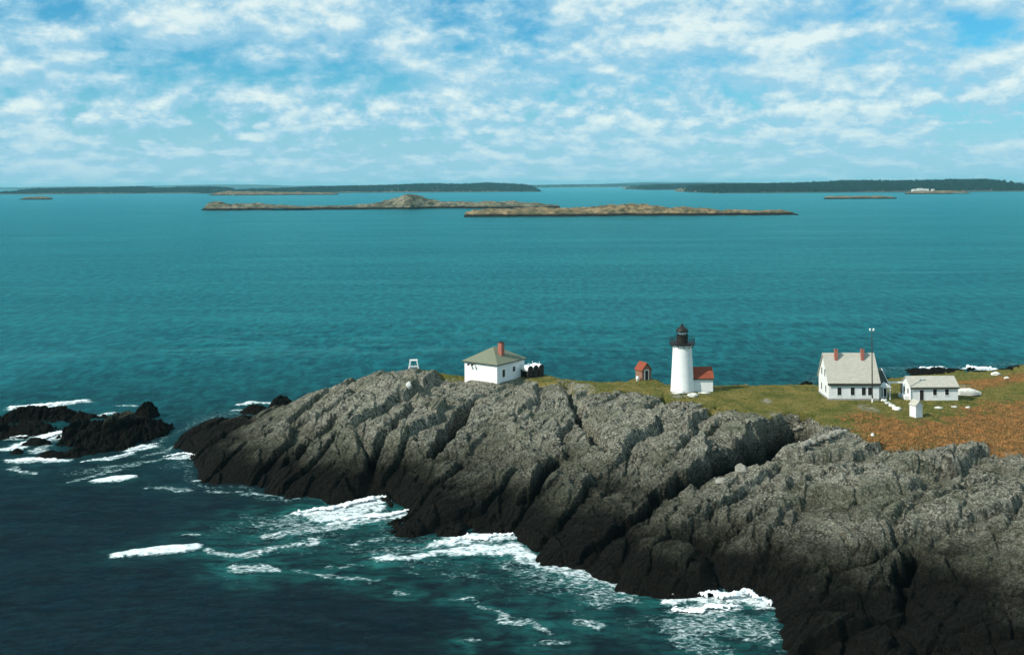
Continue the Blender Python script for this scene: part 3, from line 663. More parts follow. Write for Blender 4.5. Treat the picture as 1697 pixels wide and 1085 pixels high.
p = on(1196, 800, 7.4); boulder(p[0], p[1], .9, 'pale_rock', 'pale boulder lying in the mouth of the cleft below the lip', sq=(1.3, .8, .6), seed=61)
for i in range(12):
    u, v = 1318 + 88 * ((i * .618) % 1), 712 + 30 * ((i * .382 + .1) % 1)
    p = on(u, v, 9.6)
    boulder(p[0], p[1], .45 + .35 * ((i * .27) % 1), 'pale_rock', 'pale broken boulder in the jumble at the head of the dark cleft', 'boulder', 'pale boulders at the head of the cleft', 'boulder', (1.2, .9, .8), 120 + i)
for i in range(9):
    f_ = i / 8; u, v = 1459 + 29 * f_, 661 + 19 * f_ + (1.0 if i % 2 else -.6)
    p = on(u, v, 10.2)
    o = boulder(p[0], p[1], .28 + .24 * f_ + .06 * (i % 3), 'whitewash', 'small white stone in the row leading down from the house porch', 'stone', 'white stones edging the path by the house', 'path_stone', (1.15, .9, .8), 80 + i)

# ------------------------------------------------------------------ buildings
def gable_roof(x0, x1, y0, y1, zw, zr, ov=.35, th=.14, gov=.25):
    """two slabs meeting over a ridge that runs along x"""
    m = MB(); ym = (y0 + y1) / 2; sl = (zr - zw) / (ym - y0)
    ze = zw - ov * sl
    a, b = x0 - gov, x1 + gov
    pr = [(y0 - ov, ze), (ym, zr), (y1 + ov, ze), (y1 + ov, ze + th), (ym, zr + th * 1.3), (y0 - ov, ze + th)]
    n = 6
    m.add([(a, y, z) for y, z in pr] + [(b, y, z) for y, z in pr],
          [(i, (i + 1) % n, n + (i + 1) % n, n + i)[::-1] for i in range(n)] + [(0, 1, 4, 5), (1, 2, 3, 4), (11, 10, 7, 6), (10, 9, 8, 7)])
    return m
def walls(x0, x1, y0, y1, z0, zw, zr=None):
    m = MB(); ym = (y0 + y1) / 2
    if zr is None: return m.box(x0, x1, y0, y1, z0, zw)
    pr = [(y0, z0), (y0, zw), (ym, zr), (y1, zw), (y1, z0)]; n = 5
    return m.add([(x0, y, z) for y, z in pr] + [(x1, y, z) for y, z in pr],
                 [(i, n + i, n + (i + 1) % n, (i + 1) % n) for i in range(n)] + [tuple(range(5)), tuple(range(9, 4, -1))])
def window(parent, face, a, z, wd, ht, pos, frame=M['white'], fw=.09, muntins=(1, 1), dark=True):
    """face 'x' / 'y' and the wall plane pos with sign of the outward side; a is the centre along the wall"""
    ax, sg, pl = face[0], (1 if face[1] == '+' else -1), pos
    def bx(m, a0, a1, z0, z1, d0, d1):
        p0, p1 = sorted((pl + sg * d0, pl + sg * d1))
        return m.box(p0, p1, a0, a1, z0, z1) if ax == 'x' else m.box(a0, a1, p0, p1, z0, z1)
    f = MB(); a0, a1, z0, z1 = a - wd / 2, a + wd / 2, z, z + ht
    bx(f, a0 - fw, a0, z0 - fw, z1 + fw, -.05, .045); bx(f, a1, a1 + fw, z0 - fw, z1 + fw, -.05, .045)
    bx(f, a0, a1, z1, z1 + fw, -.05, .045); bx(f, a0, a1, z0 - fw, z0, -.05, .045)
    fr = f.build('window', frame, parent)
    g = MB(); bx(g, a0, a1, z0, z1, -.05, .012); g.build('pane', M['glass'], fr)
    s_ = MB(); bx(s_, a - .018, a + .018, z0, z1, .013, .030); bx(s_, a0, a - .018, z0 + ht / 2 - .02, z0 + ht / 2 + .02, .013, .028); bx(s_, a + .018, a1, z0 + ht / 2 - .02, z0 + ht / 2 + .02, .013, .028)
    s_.build('sash', M['fascia'], fr)
    l = MB(); bx(l, a0 - fw - .04, a1 + fw + .04, z0 - fw - .06, z0 - fw, -.05, .10); l.build('sill', frame, fr)
    return fr
def chimney(parent, x, y, z0, z1, w_=.75, d_=.75, mat='brick', capm='brick'):
    c = MB(); c.box(x - w_ / 2, x + w_ / 2, y - d_ / 2, y + d_ / 2, z0, z1 - .22); o = c.build('chimney', M[mat], parent)
    k_ = MB(); k_.box(x - w_ / 2 - .06, x + w_ / 2 + .06, y - d_ / 2 - .06, y + d_ / 2 + .06, z1 - .22, z1 - .08); k_.build('cap', M[capm], o)
    f = MB(); f.box(x - .16, x + .16, y - .16, y + .16, z1 - .08, z1 + .06); f.build('flue', M['dark'], o)
    return o
def door(parent, face, a, z, wd, ht, pos, mat, frame=M['white'], fw=.1):
    ax, sg = face[0], (1 if face[1] == '+' else -1)
    def bx(m, a0, a1, z0, z1, d0, d1):
        p0, p1 = sorted((pos + sg * d0, pos + sg * d1))
        return m.box(p0, p1, a0, a1, z0, z1) if ax == 'x' else m.box(a0, a1, p0, p1, z0, z1)
    f = MB(); bx(f, a - wd / 2, a + wd / 2, z, z + ht, -.05, .02); d = f.build('door', mat, parent)
    g = MB(); bx(g, a - wd / 2 - fw, a - wd / 2, z, z + ht + fw, -.05, .05); bx(g, a + wd / 2, a + wd / 2 + fw, z, z + ht + fw, -.05, .05); bx(g, a - wd / 2, a + wd / 2, z + ht, z + ht + fw, -.05, .05)
    g.build('door_frame', frame, d)
    h_ = MB(); bx(h_, a + wd / 2 - .16, a + wd / 2 - .08, z + 1.0, z + 1.08, .021, .09); h_.build('handle', M['black'], d)
    return d

# --- lighthouse
LX, LY, LZ = 37.0, 224.3, 10.7
lh = empty('lighthouse', (LX, LY, LZ), 0, 'white conical lighthouse tower with black lantern and gallery on the grassy headland', 'lighthouse')
tw = MB().lathe([(2.62, -.6), (2.60, .25), (2.52, .9), (2.02, 9.9), (2.02, 10.1)], 64).build('tower', M['white'], lh, True)
MB().lathe([(2.05, 9.75), (2.28, 10.0), (2.28, 10.12), (2.05, 10.12)], 48, cap=False).build('cornice', M['white'], tw, True)
gal = MB().lathe([(2.3, 10.12), (2.74, 10.3), (2.78, 10.32), (2.78, 10.50), (1.3, 10.52)], 48).build('gallery', M['black'], lh)
rl = MB()
NB = 24
for i in range(NB):
    a = 2 * PI * i / NB; c, s_ = math.cos(a), math.sin(a)
    rl.tube([(2.70 * c, 2.70 * s_, 10.5), (2.70 * c, 2.70 * s_, 11.62)], .035, 6)
    if i % 2 == 0: rl.tube([(2.70 * c, 2.70 * s_, 10.3), (2.45 * c, 2.45 * s_, 9.8), (2.05 * c, 2.05 * s_, 9.5)], .06, 5)
for z_ in (10.85, 11.2, 11.6):
    rl.tube([(2.70 * math.cos(2 * PI * i / 48), 2.70 * math.sin(2 * PI * i / 48), z_) for i in range(49)], .035 if z_ < 11.5 else .05, 6)
rl.build('railing', M['black'], lh)
MB().lathe([(1.26, 10.5), (1.26, 12.05), (1.32, 12.05), (1.32, 12.18), (1.2, 12.18)], 32).build('parapet', M['black'], lh)
lan = MB().lathe([(1.14, 12.18), (1.14, 13.1)], 10).build('lantern', M['lantern'], lh)
for i in range(10):
    a = 2 * PI * i / 10; mu = MB(); mu.bar((1.17 * math.cos(a), 1.17 * math.sin(a), 12.18), (1.17 * math.cos(a), 1.17 * math.sin(a), 13.12), .07); mu.build('glazing_bar', M['black'], lan)
MB().lathe([(.4, 12.19), (.72, 12.35), (.85, 12.65), (.72, 12.92), (.4, 13.06)], 20).build('lens', M['white'], lan, True)
rf = MB().lathe([(1.38, 13.08), (1.41, 13.2), (1.12, 13.55), (.66, 13.95), (.30, 14.2), (.2, 14.3)], 24).build('lantern_roof', M['black'], lh, True)
MB().lathe([(.14, 14.25), (.26, 14.4), (.28, 14.52), (.16, 14.66), (.06, 14.72), (.03, 15.1), (.01, 15.15)], 14).build('finial', M['black'], rf, True)
# attached workroom
wk = empty('workroom', (39.3, 223.6, 10.6), 0, 'small white workroom with red gable roof beside the lighthouse tower', 'outbuilding')
walls(0, 4.25, 0, 4.0, -.6, 3.15, 5.0).build('wall', M['white'], wk)
gable_roof(0, 4.25, 0, 4.0, 3.15, 5.0, .3, .14, .2).build('roof', M['roof_red'], wk)
MB().box(-.2, 4.45, -.34, -.30, 2.70, 2.93).build('fascia', M['fascia'], wk)
# --- brick shed
bs = empty('brick_shed', (30.6, 235.2, 11.0), math.radians(28), 'little brown brick shed with red gable roof left of the lighthouse', 'shed')
def gable_x(m_w, m_r, root, W_, D_, zw, zr, ov=.25, gov=.22, th=.12):
    """gable end towards the viewer: ridge along local y"""
    pr = [(-W_ / 2, -.5), (-W_ / 2, zw), (0, zr), (W_ / 2, zw), (W_ / 2, -.5)]; n = 5
    MB().add([(x, 0, z) for x, z in pr] + [(x, D_, z) for x, z in pr],
             [(i, (i + 1) % n, n + (i + 1) % n, n + i) for i in range(n)] + [tuple(range(4, -1, -1)), tuple(range(5, 10))]).build('wall', m_w, root)
    sl = (zr - zw) / (W_ / 2); ze = zw - ov * sl
    pr = [(-W_ / 2 - ov, ze), (0, zr), (W_ / 2 + ov, ze), (W_ / 2 + ov, ze + th), (0, zr + th * 1.3), (-W_ / 2 - ov, ze + th)]; n = 6
    return MB().add([(x, -gov, z) for x, z in pr] + [(x, D_ + gov, z) for x, z in pr],
                    [(i, (i + 1) % n, n + (i + 1) % n, n + i) for i in range(n)] + [(5, 4, 1, 0), (4, 3, 2, 1), (6, 7, 10, 11), (7, 8, 9, 10)]).build('roof', m_r, root)
gable_x(M['brick_brown'], M['roof_red'], bs, 2.5, 2.6, 2.45, 3.9)
door(bs, 'y-', .0, .05, .85, 2.2, 0, M['dark'], M['white'], .2)
br = empty('barrel', (28.45, 234.6, 11.0), 0, 'small white barrel standing by the brick shed wall', 'barrel')
MB().lathe([(.30, -.2), (.36, .3), (.38, .55), (.36, .8), (.30, 1.05)], 18).build('body', M['white'], br, True)
MB().lathe([(.385, .28), (.40, .32), (.385, .36)], 18, cap=False).build('hoop', M['black'], br)

# --- keeper's house
kh = empty('keepers_house', (66.2, 215.2, 10.5), math.radians(-2), 'white clapboard dwelling with steep grey roof and two red chimneys', 'house')
HW, HD, HE, HR = 10.4, 8.0, 3.85, 9.0
walls(0, HW, 0, HD, -.7, HE, HR - .14).build('wall', M['clap'], kh)
MB().box(-.04, HW + .04, -.04, HD + .04, -.7, .28).build('foundation', M['concrete'], kh)
rf = gable_roof(0, HW, 0, HD, HE, HR, .38, .16, .28).build('roof', M['roof_grey'], kh)
MB().box(-.28, HW + .28, -.43, -.385, HE - .78, HE - .34).build('fascia', M['fascia'], kh)
MB().box(-.03, HW + .03, -.035, 0, HE - .95, HE - .42).build('frieze_and_shade', M['fascia'], kh)  # dark trim and the eave shadow, both put into this band's colour
chimney(rf, 2.4, 3.2, 7.4, 10.2, .62, .7); chimney(rf, 7.95, 3.2, 7.4, 10.2, .62, .7)
for a in (2.2, 4.95, 7.25, 8.55): window(kh, 'y-', a, .95, .85, 1.65, 0, M['white'], .07)
for a, z_ in ((5.3, 4.4), (2.9, 4.4), (5.6, 1.1), (2.2, 1.1)): window(kh, 'x-', a, z_, .8, 1.5, 0, M['white'], .08)
# side ell and entry porch
el_ = MB(); el_.add([(HW, 3.0, -.7), (HW + 2.7, 3.0, -.7), (HW + 2.7, 7.4, -.7), (HW, 7.4, -.7), (HW, 3.0, 2.7), (HW + 2.7, 3.0, 2.7), (HW + 2.7, 7.4, 4.9), (HW, 7.4, 4.9)],
                    [(0, 3, 2, 1), (4, 5, 6, 7), (0, 1, 5, 4), (1, 2, 6, 5), (2, 3, 7, 6), (3, 0, 4, 7)])
e1 = el_.build('side_wing', M['clap'], kh)
e2 = MB().add([(HW + .29, 2.6, 2.56), (HW + 2.9, 2.6, 2.56), (HW + 2.9, 7.6, 5.06), (HW + .29, 7.6, 5.06), (HW + .29, 2.6, 2.70), (HW + 2.9, 2.6, 2.70), (HW + 2.9, 7.6, 5.2), (HW + .29, 7.6, 5.2)],
              [(0, 3, 2, 1), (4, 5, 6, 7), (0, 1, 5, 4), (1, 2, 6, 5), (2, 3, 7, 6), (3, 0, 4, 7)]).build('roof', M['fascia'], e1)  # wing roof coloured dark to carry the shadow of the house
MB().bar((HW + 2.94, 2.55, 2.66), (HW + 2.94, 7.6, 5.18), .10, .30).build('rake_board', M['white'], e1)
pc = MB(); pc.box(HW + 1.2, HW + 1.38, 1.2, 1.38, -.3, 2.2); pc.box(HW + 2.6, HW + 2.78, 1.2, 1.38, -.3, 2.2); pc.box(HW + 1.1, HW + 2.88, 1.15, 1.4, 2.2, 2.4)
pc.add([(HW + .95, 1.0, 2.4), (HW + 3.05, 1.0, 2.4), (HW + 2.0, 1.0, 3.2), (HW + .95, 3.0, 2.4), (HW + 3.05, 3.0, 2.4), (HW + 2.0, 3.0, 3.2)], [(0, 1, 2), (5, 4, 3), (0, 2, 5, 3), (1, 4, 5, 2), (0, 3, 4, 1)])
pc.build('porch', M['white'], kh)
door(e1, 'y-', HW + 2.0, .1, .95, 2.0, 3.0, M['dark'])
# gate frame between the house and the outbuilding
gf = empty('gate_frame', (80.9, 220.5, 10.2), 0, 'white gate frame of posts and beam between house and outbuilding', 'gate frame')
MB().box(-.1, .1, -.1, .1, -.4, 2.7).build('post', M['white'], gf); MB().box(2.4, 2.6, -.1, .1, -.4, 2.7).build('post', M['dark'], gf)
MB().box(-.3, 2.75, -.14, .14, 2.7, 3.0).build('beam', M['white'], gf)
# --- outbuilding
ob = empty('long_shed', (84.3, 217.5, 9.8), 0, 'long low white outbuilding with grey gable roof right of the dwelling', 'outbuilding')
walls(0, 10.0, 0, 5.0, -.6, 2.95, 4.45).build('wall', M['clap'], ob)
rf = gable_roof(0, 10.0, 0, 5.0, 2.95, 4.55, .32, .13, .22).build('roof', M['roof_grey'], ob)
MB().box(-.22, 10.22, -.365, -.325, 2.42, 2.72).build('fascia', M['fascia'], ob)
MB().box(0, 10.0, -.03, 0, 2.35, 2.66).build('frieze_and_shade', M['fascia'], ob)  # same band here: trim with the eave shade in its colour
door(ob, 'y-', 2.3, .0, .85, 2.2, 0, M['dark'])
for a in (5.1, 7.65): window(ob, 'y-', a, 1.05, .8, 1.25, 0, M['white'], .07)
for a in (3.4, 1.5): window(ob, 'x-', a, 1.15, .7, 1.1, 0, M['white'], .07)
MB().box(-1.0, -.02, .6, 4.4, -.5, .75).build('bulkhead', M['white'], ob)
# --- privy
pv = empty('privy', (80.0, 202.2, 9.6), math.radians(22), 'narrow white privy with small gable roof standing alone in the grass', 'privy')
gable_x(M['clap'], M['roof_grey'], pv, 1.7, 1.7, 2.5, 3.3, .16, .14, .09)
MB().box(-.9, .9, -.04, 1.74, -.4, .12).build('plinth', M['concrete'], pv)
# --- upturned skiff
sk = empty('upturned_skiff', (97.7, 225.5, 9.2), math.radians(-6), 'upturned weathered white skiff lying in the grass beside the outbuilding', 'boat')
v, f = [], []
ns, nr = 15, 9
for i in range(ns):
    x = i / (ns - 1); L = 4.9 * x
    hw = .95 * (0.78 + .22 * math.sin(PI * min(x * 1.1, 1))) * (1 - max(0, (x - .55) / .45) ** 2.2 * .70)
    top = 1.55 - .12 * (1 - x) - max(0, (x - .55) / .45) ** 1.3 * .80
    for j in range(nr):
        a = PI * j / (nr - 1); c, s_ = math.cos(a), math.sin(a)
        v.append((L, -hw * math.copysign(abs(c) ** .55, c), .12 + (top - .12) * abs(s_) ** .5))
for i in range(ns - 1):
    for j in range(nr - 1): f.append((i * nr + j, (i + 1) * nr + j, (i + 1) * nr + j + 1, i * nr + j + 1))
f.append(tuple(range(nr))); f.append(tuple((ns - 1) * nr + j for j in range(nr))[::-1])
hull = link('hull', v, f, M['skiff'], sk)
MB().bar((.1, 0, 1.43), (2.6, 0, 1.54), .09, .12).build('keel', M['skiff'], hull)
for zz_ in (.42, .80):
    MB().tube([(L_, -.97 * (0.78 + .22 * math.sin(PI * min(L_ / 4.9 * 1.1, 1))) * (1 - max(0, (L_ / 4.9 - .55) / .45) ** 2.2 * .70) * (1.0 - .07 * (zz_ > .5)), zz_ * (1 - max(0, (L_ / 4.9 - .55) / .45) ** 1.3 * .5)) for L_ in [.25 * i_ for i_ in range(1, 19)]], .035, 5).build('rub_rail', M['pole'], hull)
for x in (.9, 3.4): MB().box(x, x + .25, -1.0, 1.0, -.4, .13).build('skid', M['pole'], sk)
# --- fog signal building
fb = empty('fog_signal_building', (-3.6, 231.0, 11.2), math.atan2(.8, .6) - PI / 2, 'white square fog signal building with green hipped roof and large red chimney', 'building')
# local frame: +y runs along the shaded wall, -x along the sunlit wall
FWd, FL, FH, FR = 9.5, 10.4, 4.2, 7.2
MB().box(-FWd, 0, 0, FL, -2.2, FH).build('wall', M['white'], fb)
ov = .42
rp = [(-FWd - ov, -ov, FH), (ov, -ov, FH), (ov, FL + ov, FH), (-FWd - ov, FL + ov, FH), (-FWd / 2, FL / 2 - .5, FR), (-FWd / 2, FL / 2 + .5, FR)]
rv = rp + [(x, y, z + .12) for x, y, z in rp]
rf = MB().add(rv, [(0, 3, 2, 1), (6, 7, 10), (7, 8, 11, 10), (8, 9, 11), (9, 6, 10, 11), (0, 1, 7, 6), (1, 2, 8, 7), (2, 3, 9, 8), (3, 0, 6, 9)]).build('roof', M['roof_green'], fb)
e = MB(); e.box(-FWd - ov - .02, ov + .02, -ov - .03, -ov, FH - .10, FH + .06); e.box(ov, ov + .03, -ov, FL + ov, FH - .10, FH + .06)
e.box(-FWd - ov - .03, -FWd - ov, -ov, FL + ov, FH - .10, FH + .06); e.box(-FWd - ov, ov, FL + ov, FL + ov + .03, FH - .10, FH + .06)
e.build('fascia', M['fascia'], fb)
chimney(rf, -2.2, 4.4, FH + .6, 8.75, 1.0, 1.15, 'brick', 'dark')
window(fb, 'x+', 2.4, 1.15, .95, 1.7, 0, M['white'], .06); window(fb, 'x+', 6.3, 1.9, .95, 1.15, 0, M['white'], .06)
door(fb, 'x+', 9.3, .2, .9, 2.2, 0, M['dark'])
for x in (-7.6, -6.5):
    MB().bar((x, 0, FH - .28), (x, -.75, FH - .45), .16, .16).tube([(x, -.75, FH - .45), (x, -1.15, FH - .5)], .22, 10).build('horn', M['black'], fb)
# --- oil tanks beside it
tg = 'white topped fuel tanks beside the fog signal building'
tax = Vector((.80, .60, 0)); base_t = Vector((4.0, 236.3, 11.45))
for i in range(3):
    loc = base_t + tax * 1.62 * i
    tk = empty('fuel_tank', loc, math.atan2(.6, .8), ['fuel tank next to the wall of the fog signal building, nearest its door', 'middle one of the three fuel tanks beside the fog signal building', 'outermost fuel tank, farthest from the fog signal building wall'][i], 'tank', tg)
    v, f = [], []; n = 24; prof = [(.0, .0), (.5, .02), (.76, .10), (.78, .16), (.78, 2.7), (.76, 2.76), (.5, 2.84), (.0, 2.86)]
    mb = MB()
    for r, y in prof:
        for k_ in range(n): a = 2 * PI * k_ / n; v.append((max(r, .01) * math.cos(a), y, 2.05 + max(r, .01) * math.sin(a)))
    for j in range(len(prof) - 1):
        for k_ in range(n): k2 = (k_ + 1) % n; f.append((j * n + k_, j * n + k2, (j + 1) * n + k2, (j + 1) * n + k_))
    sh = link('shell', v, f, M['white'], tk, True)
    MB().tube([(0, -.02, 2.05), (0, .0, 2.05)], .02, 6)
    MB().lathe([(.74, 0), (.74, .03)], 24).build('end_shade', M['dark'], tk).matrix_local = Matrix.Translation((0, -.0, 2.05)) @ Matrix.Rotation(PI / 2, 4, 'X')  # dark disc paints the shade on the end of the white tank
    MB().box(-.72, .72, .05, .5, -.6, 1.62).box(-.72, .72, 2.3, 2.7, -.6, 1.62).build('cradle', M['dark'], tk)
    MB().tube([(0, .8 + .5 * (i % 2), 2.8), (0, .8 + .5 * (i % 2), 3.35 + .25 * (i == 1))], .06, 8).build('vent_pipe', M['white'], tk)
# --- white frame stand
fs = empty('frame_stand', (-23.7, 244.4, 11.95), math.radians(8), 'white wooden trestle frame on the rock ridge at the left', 'stand')
tp, bt_, hh = .75, 1.3, 2.3
for sx_ in (-1, 1):
    for sy_ in (-1, 1):
        MB().bar((sx_ * bt_, sy_ * .7, -.5), (sx_ * tp, sy_ * .45, hh), .26, .26).build('leg', M['white'], fs)
MB().box(-tp - .2, tp + .2, -.6, .6, hh, hh + .22).build('top', M['white'], fs)
for sy_ in (-1, 1): MB().bar((-1.05, sy_ * .58, .95), (1.05, sy_ * .58, .95), .26, .14).build('rail', M['white'], fs)
MB().bar((0, -.46, 1.0), (0, -.46, 2.3), .14, .1).build('strut', M['dark'], fs)
# --- mast
mz = 10.35
mp = empty('mast', (74.4, 212.6, mz), 0, 'tall dark pole with white fittings on top standing before the dwelling', 'pole')
MB().lathe([(.14, -.6), (.13, 1.5), (.10, 10), (.075, 15.0)], 12).build('pole', M['pole'], mp, True)
MB().lathe([(.16, -.3), (.16, .9)], 12).build('collar', M['white'], mp)
MB().bar((-.42, 0, 14.9), (.42, 0, 14.9), .09).build('cross_arm', M['white'], mp)
for x in (-.36, .36): MB().lathe([(.10, 14.92), (.2, 15.05), (.2, 15.3), (.08, 15.42)], 10, (x, 0)).build('insulator', M['white'], mp, True)

# ------------------------------------------------------------------ tufts of grass and dry heath
def tufts(name, n, mask, hmin, hmax, mat, label):
    ys, xs = np.nonzero(mask)
    w_ = 1.0 / (GY[ys, xs] ** 2); pick = rng.choice(len(ys), n, p=w_ / w_.sum())
    vx = GX[ys[pick], xs[pick]] + rng.uniform(-.12, .12, n); vy = GY[ys[pick], xs[pick]] + rng.uniform(-.12, .12, n); vz = GZ[ys[pick], xs[pick]]
    nb_ = 5
    co = np.zeros((n, nb_, 3, 3), np.float32)
    for b_ in range(nb_):
        a = rng.uniform(0, 2 * PI, n); h_ = rng.uniform(hmin, hmax, n); wd = rng.uniform(.06, .16, n); r = rng.uniform(0, .3, n); a2 = rng.uniform(0, 2 * PI, n); ln = rng.uniform(0, .35, n) * h_ * 2
        bx, by = vx + r * np.cos(a2), vy + r * np.sin(a2)
        co[:, b_, 0] = np.stack([bx + wd * np.cos(a), by + wd * np.sin(a), vz - .06], -1); co[:, b_, 1] = np.stack([bx - wd * np.cos(a), by - wd * np.sin(a), vz - .06], -1)
        co[:, b_, 2] = np.stack([bx + ln * np.cos(a2), by + ln * np.sin(a2), vz + h_], -1)
    o = raw_mesh(name, co.reshape(-1, 3), np.arange(n * nb_ * 3).reshape(-1, 3), mat)
    return tag(o, label, 'grass', kind='stuff')
free = np.ones_like(GX, bool)
for x0, x1, y0, y1 in [(34, 44, 221, 229), (65.5, 80, 214.6, 224), (83, 95, 217, 223.5), (79, 81.5, 202, 204.5), (29, 32, 234.6, 239), (97, 103, 224, 227), (2.6, 8.6, 235, 241)]:
    free &= ~((GX > x0) & (GX < x1) & (GY > y0) & (GY < y1))
def mat_tuft(name, c1, c2, c3):
    m, t, b = material(name); P = t.pos()
    c = t.mix(t.ramp(t.noise(P, .5, 5, .7), .35, .65), c1, c2); c = t.mix(t.math('MULTIPLY', t.ramp(t.noise(P, 2.5, 3, .6), .5, .7), .7), c, c3)
    t.put(b.inputs['Base Color'], c); b.inputs['Roughness'].default_value = .9; b.inputs['Specular IOR Level'].default_value = .1
    return m
hn = hth + fbm(GX * .3, GY * .3, 909, 4) * .35
gm = (GG > .56) & (hn < .52) & free; hm = (GG > .5) & (hn >= .52) & free
tufts('grass', 15000, gm, .06, .22, mat_tuft('green_grass', (.095, .12, .026), (.24, .205, .058), (.28, .23, .085)), 'short olive green turf round the lighthouse and houses')
tufts('dry_grass', 11000, hm, .12, .38, mat_tuft('rust_grass', (.16, .11, .042), (.43, .20, .07), (.26, .21, .075)), 'rust orange dry grass along the edge of the right rocks')

# ------------------------------------------------------------------ islands and the far coast
def mat_island(name, top, side, tide, zt):
    m, t, b = material(name); P = t.pos(); z = t.sep(P)[2]
    n = t.noise(P, .03, 6, .7); c = t.mix(t.ramp(n, .42, .58), side, top); c = t.mix(t.math('MULTIPLY', t.ramp(t.noise(P, .11, 4, .7), .5, .62), .8), c, tuple(.25 * q for q in side))
    c = t.mix(t.math('MULTIPLY', t.ramp(t.noise(P, .012, 5, .7), .5, .65), .6), c, (.10, .10, .05))
    k_ = t.ramp(t.math('ADD', z, t.math('MULTIPLY', t.math('SUBTRACT', t.noise(P, .02, 5, .7), .5), zt)), zt * .7, zt * 1.4)
    c = t.mix(k_, tide, c); t.put(b.inputs['Base Color'], c); b.inputs['Roughness'].default_value = .95; b.inputs['Specular IOR Level'].default_value = .1
    return m
M['isle'] = mat_island('island_rock', (.20, .185, .125), (.075, .075, .048), (.010, .010, .008), 4.5)
M['isle_tan'] = mat_island('island_turf', (.25, .18, .095), (.12, .10, .055), (.010, .010, .008), 4.0)
def island(prof, v0, name, mat, depth, seed, label=None, st=4.0, rough=1.0):
    """prof: (u, height in photograph px above the waterline) ; v0(u): waterline"""
    us = [p_[0] for p_ in prof]; hs = [p_[1] for p_ in prof]
    vm = v0
    Y0 = at(.5 * (us[0] + us[-1]), vm, 0)[1]; s_ = F / Y0
    xs = np.arange((us[0] - 848.5) / s_, (us[-1] - 848.5) / s_, st); ys = np.arange(0, depth, st)
    X, Y = np.meshgrid(xs, Y0 + ys)
    uu = X / Y * F + 848.5
    hp = np.interp(uu, us, hs) / s_
    t = (Y - Y0 - fbm(X * .006, Y * .002, seed, 5, .65) * depth * .45 - .15 * depth) / depth
    sec = np.clip(1 - np.abs(t * 2 - .95) ** 2.0, -.6, 1)
    crs = np.clip(hp, 0, None)
    Z = crs * sec * (1 + .0 * t) + np.minimum(4.5 * sec + 1.2, 5.0) * (crs > .02) + (fbm(X * .02, Y * .02, seed + 3, 5, .6) * (3.0 + crs * .30) + (worley(X * .035, Y * .035, seed + 8)[0] - .4) * -5.0 + (worley(X * .09, Y * .09, seed + 9)[0] - .4) * -2.2) * rough
    Z = np.where(hp <= .02, -3, Z)
    return structure(grid_mesh(name, X, Y, Z, Z > -.8, M[mat]))
island([(326, 0), (332, 5), (345, 9), (362, 11), (376, 7), (384, 4), (390, 7), (420, 7), (445, 4), (470, 2), (520, 1.0), (580, 1.2), (625, 5), (645, 11), (665, 19), (685, 22), (705, 17), (725, 9), (750, 6.5), (800, 7), (850, 6), (880, 4), (910, 1.5), (930, 0)], 347.5, 'island', 'isle', 190, 601)
island([(768, 0), (776, 2), (785, 5), (820, 6), (870, 7), (930, 6), (985, 9), (1010, 13), (1040, 14), (1075, 11), (1110, 9), (1150, 8), (1175, 4), (1200, 1.5), (1260, 1), (1310, .5), (1328, 0)], 358.5, 'island', 'isle_tan', 130, 611, st=3.0)
island([(28, 0), (40, 2), (60, 3), (78, 2), (86, 0)], 331, 'island', 'isle', 120, 621, st=6)
island([(1366, 0), (1380, 1), (1420, 2.0), (1460, 1.5), (1492, 0)], 330.0, 'island', 'isle_tan', 140, 631, st=6)
island([(340, 0), (350, 2), (380, 5), (420, 4), (480, 3), (540, 1.5), (560, 0)], 323.5, 'island', 'isle_tan', 300, 641, st=9)
island([(1500, 0), (1520, 2.5), (1560, 3), (1590, 2), (1610, 0)], 321.5, 'island', 'isle_tan', 240, 651, st=8)
M['far_land'] = mat_island('far_shore', (.16, .14, .09), (.12, .11, .08), (.10, .09, .07), 3.0)
M['forest'] = mat_plain('spruce_forest', (.010, .030, .022), .95, .5, .02, spec=.1)
